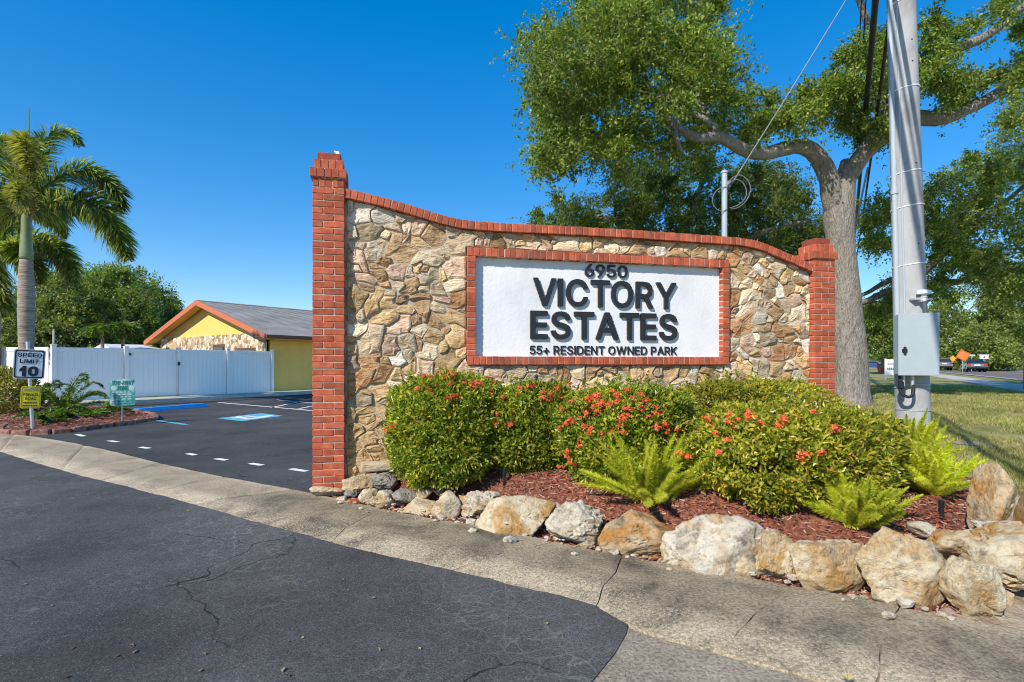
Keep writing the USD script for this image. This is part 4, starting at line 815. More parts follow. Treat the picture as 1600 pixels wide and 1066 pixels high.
def oak(label, polys, trunk, limbs, mt, leaf, per, per_twig=16, name='oak_tree', group=None, tw=.004, trunk_label=None):
    t = thing(name, label, 'tree', group)
    part(t, 'trunk', limb(trunk, 40, 28, .18, 3), M_BARK, smooth=True)
    for i, l in enumerate(limbs): part(t, 'limb', limb(l, 30, 14, .3, 10 + i), M_BARK, smooth=True)
    lv, tv = [], []
    for i, (poly, n, Dr, rad, sp) in enumerate(polys):
        c = in_poly(Polygon(poly), n, Dr, 50 + i, sp)
        if len(c) == 0: continue
        a, b = foliage(c, rad, per, leaf, 60 + i, tw, per_twig); lv.append(a); tv.append(b)
    part(t, 'crown', join(lv), mt); part(t, 'twigs', join(tv), M_TWIG)
    return t
zt = .34
oak('big live oak behind the right brick pillar with long crooked limbs',
    [([(905, -60), (890, 40), (838, 40), (822, 75), (828, 130), (842, 175), (840, 235), (858, 305), (880, 295), (905, 250), (950, 275), (1000, 258), (1060, 240), (1130, 225), (1200, 205), (1240, 190), (1225, 150), (1185, 160), (1160, 110), (1135, 40), (1110, -60)], 165, (10.9, 14.2), .50, .30),
     ([(880, 20), (1000, 10), (1120, 60), (1120, 140), (1040, 185), (1020, 250), (900, 240), (870, 300), (845, 220), (830, 120)], 46, (9.4, 10.9), .48, .3),
     ([(1195, 165), (1240, 125), (1290, 140), (1312, 90), (1345, 65), (1395, 60), (1395, 235), (1345, 225), (1300, 195), (1250, 205)], 46, (11, 13.5), .42, .28),
     ([(1440, 30), (1490, 35), (1555, 5), (1590, -40), (1720, -60), (1720, 60), (1600, 50), (1540, 62), (1480, 92), (1440, 130)], 30, (10.5, 13.5), .38, .3),
     ([(1435, 110), (1500, 130), (1570, 95), (1680, 80), (1680, 150), (1560, 135), (1500, 165), (1440, 175)], 26, (10.8, 13), .36, .28),
     ([(910, -60), (1720, -60), (1650, -420), (1350, -560), (1050, -420)], 80, (9.5, 16), .62, .5)],
    [(1326, 642, 12.5, 74), (1327, 622, 12.5, 60), (1328, 590, 12.5, 53), (1324, 520, 12.5, 47), (1319, 440, 12.5, 41), (1313, 370, 12.5, 40), (1311, 325, 12.5, 44), (1318, 290, 12.5, 34), (1330, 255, 12.5, 30)],
    [[(1308, 335, 12.5, 34), (1299, 300, 12.4, 30), (1287, 260, 12.3, 27), (1268, 235, 12.2, 25), (1235, 230, 11.9, 22), (1190, 240, 11.4, 21), (1150, 228, 11.0, 19), (1118, 213, 10.7, 17), (1085, 215, 10.5, 14), (1055, 195, 10.5, 11), (1010, 150, 11.0, 8), (960, 110, 11.5, 5)],
     [(1120, 214, 10.7, 13), (1112, 195, 10.6, 10), (1085, 178, 10.6, 8), (1055, 165, 10.8, 6), (1000, 120, 11.6, 4)],
     [(1055, 197, 10.5, 9), (1060, 225, 10.5, 7), (1068, 240, 10.5, 5)],
     [(1326, 275, 12.5, 30), (1352, 238, 12.3, 26), (1385, 208, 12.1, 24), (1420, 185, 11.9, 23), (1465, 186, 11.7, 21), (1500, 176, 11.6, 18), (1545, 155, 11.5, 16), (1600, 112, 11.4, 14), (1680, 70, 11.3, 9)],
     [(1352, 236, 12.3, 22), (1385, 180, 12.2, 20), (1425, 130, 12.1, 18), (1450, 106, 12, 16), (1490, 78, 11.9, 16), (1530, 62, 11.8, 14), (1565, 38, 11.7, 13), (1620, -5, 11.6, 9)],
     [(1370, 205, 12.3, 16), (1375, 120, 12.6, 13), (1350, 20, 13, 10), (1300, -120, 13.2, 7)],
     [(1120, 214, 10.8, 10), (1080, 130, 12.0, 8), (1030, 20, 12.8, 6), (1000, -100, 13, 4)],
     [(960, 112, 11.1, 6), (905, 160, 11, 4), (870, 230, 10.9, 3)]],
    M_OAK, .080, 36)
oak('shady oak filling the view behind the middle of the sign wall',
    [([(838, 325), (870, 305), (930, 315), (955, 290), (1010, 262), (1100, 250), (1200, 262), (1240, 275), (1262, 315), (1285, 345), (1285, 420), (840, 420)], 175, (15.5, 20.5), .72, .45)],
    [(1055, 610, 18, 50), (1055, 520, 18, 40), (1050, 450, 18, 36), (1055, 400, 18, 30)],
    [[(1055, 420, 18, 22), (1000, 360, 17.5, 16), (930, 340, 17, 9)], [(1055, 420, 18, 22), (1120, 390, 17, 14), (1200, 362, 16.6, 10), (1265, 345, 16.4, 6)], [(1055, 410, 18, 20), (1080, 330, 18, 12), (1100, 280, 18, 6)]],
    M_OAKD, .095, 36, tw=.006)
oak('dense oak right of the utility pole with pale low limbs',
    [([(1440, 300), (1470, 265), (1510, 255), (1545, 215), (1600, 150), (1740, 110), (1740, 500), (1640, 490), (1600, 478), (1560, 462), (1520, 480), (1480, 505), (1452, 500), (1445, 400)], 190, (14.5, 20.5), .62, .42),
     ([(1352, 330), (1375, 300), (1440, 280), (1440, 380), (1390, 385), (1362, 410), (1350, 385)], 20, (15, 18), .46, .4),
     ([(1345, 480), (1372, 455), (1440, 425), (1440, 520), (1400, 530), (1360, 520)], 18, (18, 23), .5, .4)],
    [(1424, 604, 20, 26), (1424, 540, 20, 21), (1422, 480, 20, 19), (1425, 440, 20, 17)],
    [[(1422, 470, 20, 14), (1395, 455, 19.5, 12), (1368, 464, 19, 10), (1342, 474, 18.6, 8)], [(1424, 455, 20, 12), (1396, 437, 19.6, 9), (1365, 452, 19.2, 7), (1344, 462, 19, 5)],
     [(1425, 445, 20, 15), (1470, 400, 19, 11), (1530, 350, 18, 8), (1600, 290, 17, 5)], [(1425, 445, 20, 15), (1500, 440, 19, 10), (1580, 420, 18.5, 7)], [(1425, 440, 20, 14), (1432, 370, 18.5, 11), (1450, 348, 17.5, 9), (1488, 342, 17, 6)]],
    M_OAK, .09, 38, tw=.006)
def far_tree(label, poly, n, Dr, rad, trunk, mt, leaf, per=16, group='trees in the distance', limbs=()):
    return oak(label, [(poly, n, Dr, rad, rad * .6)], trunk, limbs, mt, leaf, per, 14, 'background_tree', group, leaf * .1)
far_tree('big spreading oak behind the white fence', [(120, 460), (150, 428), (200, 415), (222, 440), (240, 470), (235, 520), (215, 540), (150, 545), (100, 530), (100, 490)], 85, (36, 44), 1.15, [(103, 600, 40, 11), (102, 545, 40, 9), (98, 520, 40, 8), (110, 490, 40, 6)], M_FARD, .22, 36, limbs=[[(128, 570, 40, 7), (138, 530, 40, 6), (170, 500, 40, 4)], [(104, 525, 40, 6), (130, 525, 40, 5), (180, 505, 40, 4), (215, 508, 40, 3)]])
far_tree('dark oak touching the gable roof of the yellow house', [(212, 480), (235, 447), (258, 462), (280, 480), (285, 515), (270, 545), (215, 545)], 40, (45, 50), 1.1, [(248, 600, 47, 10), (248, 540, 47, 8), (250, 500, 47, 5)], M_FARD, .23, 34)
far_tree('light yellow green tree behind the palm trunk', [(0, 470), (55, 442), (105, 428), (130, 440), (120, 520), (60, 545), (-60, 545), (-60, 480)], 80, (33, 39), 1.0, [(62, 600, 36, 9), (62, 540, 36, 7), (60, 490, 36, 5)], M_FAR, .21, 32)
far_tree('rounded tree between the oak trunk and the utility pole', [(1345, 500), (1362, 478), (1392, 480), (1440, 500), (1440, 545), (1395, 552), (1352, 548)], 50, (48, 56), 1.25, [(1380, 574, 52, 7), (1380, 550, 52, 5), (1382, 520, 52, 4)], M_FARD, .28, 34)
RT = [('tall tree across the street behind the dark vehicle', [(1520, 470), (1560, 430), (1620, 425), (1650, 470), (1640, 560), (1540, 560)], 60, (70, 84), 2.0, 1585, 77, M_FAR),
      ('dense tree across the street behind the orange sign', [(1440, 500), (1470, 470), (1500, 490), (1520, 520), (1510, 568), (1445, 568)], 50, (80, 92), 2.0, 1478, 86, M_FARD),
      ('low leafy tree behind the white street sign', [(1505, 530), (1540, 510), (1575, 520), (1580, 568), (1510, 570)], 34, (66, 74), 1.3, 1540, 70, M_FAR),
      ('bushy tree at the picture edge behind the red pickup', [(1575, 535), (1610, 505), (1680, 500), (1680, 566), (1580, 566)], 40, (98, 110), 2.2, 1625, 104, M_FARD)]
for lab_, poly, n, Dr, rad, tx, tD, mt in RT:
    far_tree(lab_, poly, n, Dr, rad, [(tx, HY + 1.0 * F / tD, tD, 6), (tx, 555, tD, 4.5), (tx + 2, 530, tD, 3)], mt, .42, 30)
c = in_poly(Polygon([(1335, 556), (1400, 552), (1440, 556), (1720, 548), (1720, 572), (1335, 572)]), 70, (140, 170), 77, 3.0)
c2 = in_poly(Polygon([(-400, 540), (700, 548), (700, 568), (-400, 568)]), 90, (110, 150), 78, 4.0)
obj('treeline', join([foliage(c, 4.0, 26, .8, 79, .05, 14)[0], foliage(c2, 4.0, 20, .8, 80, .05, 14)[0]]), M_FARD, 'far treeline along the horizon', 'treeline', kind='stuff')

# ------------------------------------------------------------------ palms
def plume(path, n, ln, r, mt_w=.03, droop=.35, fullness=1.0):
    """leaflets all round a curved rachis"""
    n = int(n * 1.5); m = len(path); t = np.linspace(0, 1, m); tt = np.sort(r.uniform(.12, 1, n))
    p = np.stack([np.interp(tt, t, path[:, k]) for k in range(3)], 1); q = np.stack([np.interp(np.clip(tt + .02, 0, 1), t, path[:, k]) for k in range(3)], 1); q0 = np.stack([np.interp(np.clip(tt - .02, 0, 1), t, path[:, k]) for k in range(3)], 1)
    ax = unit(q - q0); o = unit(np.cross(ax, r.normal(size=(n, 3)))); o[:, 2] *= fullness
    env = np.sin(np.pi * np.clip(tt * .86 + .12, 0, 1)) ** .6
    L_ = ln * env * r.uniform(.7, 1.1, n); d = unit(o + ax * .75)
    s = unit(np.cross(d, ax)) * (mt_w * .5)
    a, b = p, p + d * (L_ * .55)[:, None]; e = p + d * L_[:, None]; b = b.copy(); e = e.copy(); b[:, 2] -= droop * L_ * .15; e[:, 2] -= droop * L_ * .75
    v = np.stack([a, b + s, b - s, e], 1).reshape(-1, 3); k = np.arange(n) * 4
    return v, np.vstack([np.c_[k, k + 2, k + 1], np.c_[k + 1, k + 2, k + 3]])
def palm(label, tx, D, trunk_pts, shaft_pts, fronds, seed, spear=None):
    r = np.random.default_rng(seed); t = thing('foxtail_palm', label, 'palm', 'tall palms by the parking entrance')
    q = np.array([[*P(x, y, D), w / 2 / F * D] for x, y, w in trunk_pts]); q = spline(q, 60)
    rad = q[:, 3] * (1 + .03 * np.sin(np.arange(60) * 2.1))
    part(t, 'trunk', tube(q[:, :3], rad, 20), M_PALMBARK, smooth=True)
    q = np.array([[*P(x, y, D), w / 2 / F * D] for x, y, w in shaft_pts]); q = spline(q, 20)
    part(t, 'crownshaft', tube(q[:, :3], q[:, 3], 18), M_CROWNSHAFT, smooth=True)
    for i, (pp, n, ln, yel) in enumerate(fronds):
        q = spline(np.array([P(x, y, d) for x, y, d in pp]), 24)
        f = part(t, 'frond', plume(q, n, ln, r, mt_w=.05), M_PALMY if yel else M_PALM)
        part(f, 'rachis', tube(q, np.linspace(.032, .006, 24), 6), M_SPEAR, smooth=True)
    if spear: part(t, 'spear_leaf', tube(spline(np.array([P(x, y, D) for x, y in spear]), 8), np.linspace(.035, .01, 8), 6), M_SPEAR, smooth=True)
ND = 15.0; c0 = (41, 338)
palm('tall foxtail palm with ringed trunk in the island bed', 40, ND, [(41, 648, 23), (41, 630, 21), (41, 580, 18), (41, 500, 21), (41, 440, 20), (41, 405, 16)], [(41, 406, 17), (41, 385, 16), (41, 360, 13), (42, 335, 13), (43, 318, 9)],
     [([(*c0, 15), (90, 318, 14.8), (140, 318, 14.7), (175, 350, 14.6), (200, 402, 14.5)], 620, .80, 0),
      ([(*c0, 15), (75, 290, 15), (120, 268, 15.1), (160, 280, 15.2), (188, 330, 15.3)], 620, .78, 0),
      ([(*c0, 15), (55, 260, 15.3), (75, 215, 15.5), (100, 205, 15.7), (125, 225, 15.9)], 560, .74, 0),
      ([(*c0, 15), (42, 280, 14.6), (38, 235, 14.2), (38, 222, 13.6), (42, 240, 13.0), (48, 268, 12.7)], 560, .55, 1),
      ([(*c0, 15), (36, 312, 14.2), (32, 300, 13.5), (30, 300, 12.9), (28, 315, 12.4)], 620, .48, 1),
      ([(*c0, 15), (20, 270, 15.1), (-10, 220, 15.2), (-40, 205, 15.3), (-80, 230, 15.4)], 520, .74, 0),
      ([(*c0, 15), (0, 300, 14.9), (-40, 280, 14.8), (-90, 300, 14.8), (-120, 360, 14.8)], 520, .76, 0),
      ([(*c0, 15), (10, 322, 15.4), (-20, 330, 15.8), (-60, 370, 16.1)], 460, .76, 0),
      ([(*c0, 15), (44, 290, 15.8), (46, 250, 16.6), (52, 240, 17.3), (58, 262, 17.9)], 500, .70, 0),
      ([(*c0, 15), (60, 320, 15.8), (80, 330, 16.6), (100, 370, 17.2)], 420, .70, 0)],
     71, spear=[(43, 322), (44, 270), (45, 215), (45, 168)])
c1 = (6, 400)
palm('second palm half hidden at the left picture edge', 5, 17.5, [(-14, 632, 20), (-12, 560, 17), (-8, 480, 17), (-4, 445, 15)], [(-4, 448, 15), (0, 425, 13), (5, 398, 9)],
     [([(*c1, 17.5), (40, 375, 17.4), (80, 382, 17.3), (105, 410, 17.2), (116, 440, 17.1)], 560, .76, 0),
      ([(*c1, 17.5), (30, 392, 17), (50, 412, 16.8), (62, 440, 16.7)], 460, .70, 0),
      ([(*c1, 17.5), (-10, 395, 17.1), (-6, 440, 16.8), (4, 480, 16.6)], 460, .76, 0),
      ([(*c1, 17.5), (10, 360, 18), (25, 345, 18.4), (45, 360, 18.8)], 420, .70, 0),
      ([(*c1, 17.5), (-40, 360, 17.5), (-90, 380, 17.5), (-110, 430, 17.5)], 460, .76, 0),
      ([(*c1, 17.5), (-15, 350, 17.5), (-40, 330, 17.4), (-80, 345, 17.3)], 460, .76, 0)], 72)
# small palms seen over the fence
r = np.random.default_rng(90)
for (tx, ty, D, sp, lab_) in ((160, 520, 27, 24, 'short dark palm behind the fence left of the gate'), (192, 516, 28, 22, 'short palm with pale green fronds just left of the gate latch')):
    t = thing('small_palm', lab_, 'palm', 'small palms behind the white fence')
    part(t, 'trunk', tube(np.array([P(tx, 612, D), P(tx, 570, D), P(tx, ty, D)]), [.10, .09, .07], 8), M_PALMBARK, smooth=True)
    for j in range(12):
        a = j * 2 * math.pi / 12 + .2; dx, dy = math.cos(a), math.sin(a); Ls = sp / F * D * r.uniform(.8, 1.15); b = P(tx, ty, D)
        q = spline(np.array([b, b + [dx * Ls * .45, dy * Ls * .45, Ls * .38], b + [dx * Ls * .85, dy * Ls * .85, Ls * .2], b + [dx * Ls * 1.1, dy * Ls * 1.1, -Ls * .25]]), 12)
        part(t, 'frond', plume(q, 110, .42, r, .05, .3, .4), M_SAGO)

# ------------------------------------------------------------------ planted island on the left
isl_front = [G(x, y)[:2] for x, y in [(-60, 664), (0, 674), (25, 680), (64, 679), (99, 677), (143, 671), (180, 666), (207, 662), (243, 657)]]
isl_back = [G(x, y)[:2] for x, y in [(232, 649), (170, 641), (120, 636), (60, 632), (-60, 630)]]
isl = Polygon(isl_front + isl_back).buffer(0)
def zi(x, y):
    d = shapely.distance(shapely.points(np.asarray(x), np.asarray(y)), isl.boundary); return .05 + .10 * np.clip(d / 1.2, 0, 1)
ix0, iy0, ix1, iy1 = isl.bounds
IX, IY = np.meshgrid(np.linspace(ix0, ix1, 90), np.linspace(iy0, iy1, 70))
cen = shapely.contains_xy(isl, (IX[:-1, :-1] + IX[1:, 1:]).ravel() / 2, (IY[:-1, :-1] + IY[1:, 1:]).ravel() / 2)
obj('island_mulch', gridmesh(IX, IY, zi(IX.ravel(), IY.ravel()).reshape(IX.shape), cen), M_MULCH, 'red mulch island under the palms', kind='structure', smooth=True)
obj('island_mulch_chips', chips(isl, 9000, zi, 6, (.05, .12)), M_CHIP, 'loose red wood chips on the palm island', 'mulch', kind='stuff')
ed = thing('island_edging', 'row of weathered red edging blocks around the palm island', 'garden edging')
ef = resample(spline(np.array(isl_front), 60), 22); eb = resample(spline(np.array([isl_front[-1]] + isl_back), 60), 24)
for line in (ef, eb):
    for a, b in zip(line[:-1], line[1:]):
        m = (a + b) / 2; ln = np.linalg.norm(b - a); ang = math.atan2(*(b - a)[::-1])
        v, f = cbox((-ln / 2 + .008, -.07, -.03), (ln / 2 - .008, .07, .095 + rng.normal(0, .006)), .022)
        v = v + (meshkit.fbm(v * 14 + m[0], 2, 3)[:, None] - .5) * .03
        part(ed, 'edging_block', xf((v, f), rz(ang), [m[0], m[1], 0]), M_EDGING)
def cycad(x, y, label, n, ln, seed, mt, up=.6, w=.035, name='cycad_plant', az=None):
    r = np.random.default_rng(seed); b = G(x, y, .1); t = thing(name, label, 'plant')
    part(t, 'stem', tube(np.array([b - [0, 0, .05], b + [0, 0, .1]]), [.08, .05], 10), M_TWIG, smooth=True)
    for j in range(n):
        a = r.uniform(0, 2 * math.pi) if az is None else r.uniform(*az); u = r.uniform(.25, 1.1) * up; Ls = ln * r.uniform(.75, 1.1); d = np.array([math.cos(a), math.sin(a), 0])
        q = spline(np.array([b + [0, 0, .06], b + d * Ls * .4 + [0, 0, Ls * u * .75], b + d * Ls * .75 + [0, 0, Ls * u], b + d * Ls + [0, 0, Ls * (u * .85 - .08)]]), 12)
        m = plume(q, 120, .17 * ln, r, w * .6, .15, .35)
        part(t, 'frond', join([m, tube(q, np.linspace(.012, .004, 12), 4)]), mt)
cycad(100, 645, 'arching cycad with a bright tall frond behind the yellow sign', 16, 1.05, 81, M_SAGO, .85)
cycad(62, 640, 'stiff upright dark cycad left of the speed limit post', 12, .75, 82, M_SAGO, 1.3)
cycad(122, 655, 'low dark green cycad in front of the island', 18, .62, 83, M_SAGO, .45)
cycad(75, 662, 'low cycad clump beside the sign post', 14, .5, 84, M_SAGO, .5)
cycad(150, 650, 'spreading cycad at the right of the island', 12, .8, 85, M_SAGO, .4)
q, d = shell(P(8, 612, 13.2), np.array([.62, .5, .58]), 9000, 86, 2.4, lump=.4, deep=.3)
t = thing('croton_shrub', 'pale yellow variegated shrub at the left picture edge', 'shrub')
m = len(q); r = np.random.default_rng(3)
part(t, 'foliage', leaves(q, unit(d + r.normal(size=(m, 3)) * .6 + [0, 0, .4]), unit(d + r.normal(size=(m, 3)) * .6), r.uniform(.06, .12, m), r.uniform(.025, .045, m)), M_CROTON)
part(t, 'stems', stems(P(8, 612, 13.2), np.array([.6, .5, .55]), .1, 10, 4), M_TWIG)

# signs on the island
def rounded(w, h, rr=.03): return sbox(-w / 2 + rr, -h / 2 + rr, w / 2 - rr, h / 2 - rr).buffer(rr, quad_segs=4)
def face(mesh, nrm, c, up=(0, 0, 1), roll=0.0):
    """xy-plane mesh stood upright facing nrm at c"""
    n = unit(np.array(nrm, float)); x = unit(np.cross(up, n)); y = np.cross(n, x); c_, s_ = math.cos(roll), math.sin(roll)
    x, y = x * c_ + y * s_, -x * s_ + y * c_
    v, f = mesh; v = np.asarray(v); return v[:, :1] * x + v[:, 1:2] * y + v[:, 2:3] * n + np.asarray(c), f
def textpart(parent, text, w, h, x, y, nrm, c, m, roll=0, z=.004, name='lettering', fat=.0015):
    ms = txt(text, w, h, .002, fat); v, f = join(ms); v = v + [x - w / 2, y - h / 2, z]
    part(parent, name, face((v, f), nrm, c, roll=roll), m)
base = G(52, 672, .05); SN = np.array([.70, -.714, 0])
t = thing('speed_limit_sign', 'white speed limit sign above a yellow private road plate on one post', 'street sign')
cS = P(46, 569, base[1] - .1); cY = P(48, 621, base[1] - .05)
part(t, 'post', tube(np.array([base - [0, 0, .2], P(43, 534, base[1])]), .03, 12), M_STEEL, smooth=40)
wS = .46; hS = .57
pl = part(t, 'sign_plate', face(extrude(rounded(wS, hS, .04), -.004, 0), SN, cS, roll=-.05), M_SIGNGRY, 'white speed limit plate')
part(pl, 'border', face(extrude(rounded(wS - .03, hS - .03, .035).difference(rounded(wS - .075, hS - .075, .03)), .001, .003), SN, cS, roll=-.05), M_BLACK)
textpart(pl, 'SPEED', .355, .08, 0, .175, SN, cS, M_BLACK, -.05); textpart(pl, 'LIMIT', .28, .08, 0, .055, SN, cS, M_BLACK, -.05); textpart(pl, '10', .28, .20, .0, -.14, SN, cS, M_BLACK, -.05, fat=.006)
wY, hY = .30, .43
pl = part(t, 'sign_plate', face(extrude(rounded(wY, hY, .04), -.004, 0), SN, cY, roll=-.05), M_SIGNYEL, 'yellow private road plate')
part(pl, 'pale_band', face(extrude(rounded(wY - .05, .085, .01), .0005, .002), SN, cY + [0, 0, .15], roll=-.05), M_SIGNYELB)
textpart(pl, 'DEAD END', .22, .05, 0, .15, SN, cY, M_YELLOW, -.05); textpart(pl, 'PRIVATE', .215, .055, 0, .055, SN, cY, M_BLACK, -.05); textpart(pl, 'ROAD', .16, .055, 0, -.025, SN, cY, M_BLACK, -.05)
for yy, ww in ((-.105, .20), (-.16, .22)):
    for j in range(9): part(pl, 'small_print', face(cbox((-ww / 2 + j * ww / 9, yy - .014, .001), (-ww / 2 + (j + .66) * ww / 9, yy + .014, .003), .001), SN, cY, roll=-.05), M_BLACK)
part(pl, 'border', face(extrude(rounded(wY - .03, hY - .03, .035).difference(rounded(wY - .042, hY - .042, .03)), .001, .003), SN, cY, roll=-.05), M_BLACK)
for cc in (cS + [0, 0, .23], cY + [0, 0, .19], cY - [0, 0, .19]): part(t, 'bolt', face(cbox((-.012, -.012, 0), (.012, .012, .012), .004), SN, cc), M_STEEL)
base = G(190, 661, .05); TN = np.array([.45, -.893, 0]); cT = P(191.5, 613, base[1] - .04)
t = thing('tow_away_sign', 'small faded green and white tow away zone sign on thin post', 'street sign')
part(t, 'post', tube(np.array([base - [0, 0, .2], P(191.5, 596, base[1])]), .016, 10), M_STEEL, smooth=40)
wT, hT = .46, .58
pl = part(t, 'sign_plate', face(extrude(rounded(wT, hT, .05), -.004, 0), TN, cT), M_SIGNGRN)
textpart(pl, 'TOW-AWAY', .39, .10, 0, .205, TN, cT, M_GREENTXT, fat=.001); textpart(pl, 'ZONE', .20, .095, 0, .095, TN, cT, M_GREENTXT, fat=.001)
for sx in (-1, 1): part(pl, 'pictogram', face(extrude(Point(sx * .16, .09).buffer(.05), .001, .002), TN, cT), M_PALETXT)
rr_ = random.Random(4)
for yy in (.0, -.05, -.10, -.15, -.205, -.25):
    x = -.19
    while x < .14:
        w_ = rr_.uniform(.03, .08); part(pl, 'small_print', face(cbox((x, yy - .012, .001), (x + w_, yy + .012, .003), .001), TN, cT), M_PALETXT if yy > -.18 else M_GREENTXT); x += w_ + .03

# ------------------------------------------------------------------ parking lot things
def bar(a, b, w, z=.004, mt=M_MARK): 
    d = unit(b - a); n = np.array([-d[1], d[0]]) * w / 2
    return sheet(Polygon([a - n, b - n, b + n, a + n]), z)
fd, fn = np.array([.58, .815, 0]) / np.linalg.norm([.58, .815]), np.array([.815, -.58, 0]) / np.linalg.norm([.58, .815])   # along the fence, out of it
mk = thing('parking_lines', 'white and blue painted parking lines on the lot asphalt', 'road marking', kind='structure')
g2 = lambda x, y: G(x, y)[:2]
part(mk, 'white_line', bar(g2(340, 629), g2(500, 643), .11), M_MARK); part(mk, 'hatch_line', bar(g2(425, 637), g2(472, 627), .10), M_MARK); part(mk, 'hatch_line', bar(g2(466, 639), g2(520, 629), .10), M_MARK); part(mk, 'white_line', bar(g2(432, 625), g2(500, 631), .10), M_MARK)
part(mk, 'blue_line', bar(g2(236, 656), g2(292, 664), .11), M_LTBLUE)
for (x0, y0, x1, y1) in ((120, 679, 131, 682), (170, 689, 184, 691), (219, 699, 233, 701), (293, 709, 305, 711.5), (337, 717, 354, 719.5), (391, 724.5, 410, 727.5), (454, 733, 479, 737)):
    part(mk, 'dash', bar(g2(x0, y0), g2(x1, y1), .085), M_MARK)
# accessible parking symbol
cc = g2(391, 652.5); u2, v2 = fn[:2], fd[:2]
sq = Polygon([g2(339, 654), g2(378, 658.5), g2(443, 650), g2(408, 646)])
t = thing('parking_symbol', 'worn light blue accessible parking symbol painted on the asphalt', 'road marking', kind='structure')
part(t, 'blue_field', sheet(sq, .004), M_LTBLUE)
sym = unary_union([LineString([g2(372, 651.5), g2(388, 655.5), g2(412, 652.5), g2(424, 649.4)]).buffer(.07), LineString([g2(385, 650.6), g2(402, 652.6), g2(418, 650.2)]).buffer(.06), Point(*g2(370, 653.4)).buffer(.13)])
part(t, 'wheelchair_mark', sheet(sym, .008), M_MARK)
def wheel_stop(a, b, mt, label, w=.15, h=.11):
    d = unit(b - a); ln = np.linalg.norm(b - a); prof = Polygon([(-w, 0), (w, 0), (w, .02), (w * .62, h), (-w * .62, h), (-w, .02)])
    v, f = extrude(prof, 0, ln); v = v[:, [2, 0, 1]]; o = np.array([*a, 0.002])
    n = np.array([-d[1], d[0], 0]); v = v[:, :1] * np.array([*d, 0]) + v[:, 1:2] * n + v[:, 2:3] * np.array([0, 0, 1]) + o
    t = thing('wheel_stop', label, 'wheel stop', 'concrete wheel stops on the parking lot')
    part(t, 'bar', (v, f), mt)
    for k in (.2, .8): part(t, 'anchor_pin', tube(np.array([o + [0, 0, h - .01], o + [0, 0, h + .012]]) + np.array([*d, 0]) * ln * k, .02, 8), M_STEEL)
wheel_stop(g2(213, 645), g2(319, 635.5), M_BLUE, 'long bright blue concrete wheel stop')
fa = P(80, 568, 17.45); fb = P(425, 568, 23.8); fa[2] = fb[2] = 0; fd = unit(fb - fa); fn = np.array([fd[1], -fd[0], 0])
walk = np.array([fa[:2] - fd[:2] * .3, fb[:2] + fd[:2] * 9]); o1, o2 = fn[:2] * .25, fn[:2] * 1.55
obj('front_sidewalk', extrude(Polygon([walk[0] + o1, walk[1] + o1, walk[1] + o2, walk[0] + o2]), -.02, .11), M_WALK, 'raised concrete walk between the fence and the lot', kind='structure')
a = (fa + fd * 1.6 + fn * .12)[:2]; b = (fa + fd * 4.3 + fn * .12)[:2]
obj('yellow_strip', extrude(Polygon([a - fn[:2] * .1, b - fn[:2] * .1, b + fn[:2] * .1, a + fn[:2] * .1]), 0, .13), M_YELLOW, 'yellow painted kerb strip at the foot of the fence gate', 'kerb strip')

# ------------------------------------------------------------------ white fence
t = thing('vinyl_fence', 'white vinyl privacy fence with gate in front of the house', 'fence')
FH = 1.90; flen = np.linalg.norm(fb - fa)
def along(px):
    k = (px - CX) / F; return (k * fa[1] - fa[0]) / (fd[0] - k * fd[1])
def fbox(s0, s1, o0, o1, z0, z1, c=.006):
    v, f = cbox((s0, o0, z0), (s1, o1, z1), c); return v[:, :1] * fd + v[:, 1:2] * fn + v[:, 2:3] * np.array([0, 0, 1]) + fa, f[:, ::-1]
posts = [0.06] + [along(x) for x in (197, 205, 279, 284.5, 356, 425)]
for s in (posts[0], posts[1], posts[3], posts[5], posts[6]):
    pp = part(t, 'post', fbox(s - .065, s + .065, -.065, .065, 0, FH + .05), M_VINYL); part(pp, 'post_cap', fbox(s - .08, s + .08, -.08, .08, FH + .05, FH + .085, .012), M_VINYL)
def panelrun(s0, s1, zb, name):
    ms = []; n = max(2, int((s1 - s0) / .155)); w = (s1 - s0) / n
    pn = part(t, name, fbox(s0, s1, -.012, .006, zb, FH - .02, .001), M_VINYL)
    for j in range(n): part(pn, 'plank', fbox(s0 + j * w + .0012, s0 + (j + 1) * w - .0012, -.01, .010, zb + .12, FH - .12, .003), M_VINYL)
    part(pn, 'rail', fbox(s0, s1, -.025, .03, FH - .13, FH, .006), M_VINYL); part(pn, 'rail', fbox(s0, s1, -.025, .03, zb, zb + .15, .006), M_VINYL)
panelrun(posts[0] + .07, posts[1] - .07, .05, 'panel'); panelrun(posts[1] + .075, posts[3] - .075, .10, 'gate_leaf'); panelrun(posts[3] + .075, posts[5] - .07, .05, 'panel'); panelrun(posts[5] + .07, posts[6] - .07, .05, 'panel')
hs = posts[1] + .09
part(t, 'gate_hinge', join([fbox(hs - .10, hs + .06, .03, .05, FH - .25, FH - .17, .03)]), M_BLACK); part(t, 'gate_latch', join([fbox(posts[3] - .06, posts[3] + .02, .066, .10, 1.28, 1.42, .02)]), M_BLACK)
part(t, 'drop_rod', tube(np.array([fa + fd * (posts[3] - .03) + fn * .08 + [0, 0, .05], fa + fd * (posts[3] - .03) + fn * .08 + [0, 0, 1.3]]), .012, 8), M_STEEL)
t2 = thing('side_fence', 'sunlit white vinyl fence section behind the palm trunk', 'fence')
sd = unit(np.array([-1.0, .12, 0])); sn = np.array([sd[1], -sd[0], 0]) * 1.0
if sn[1] > 0: sn = -sn
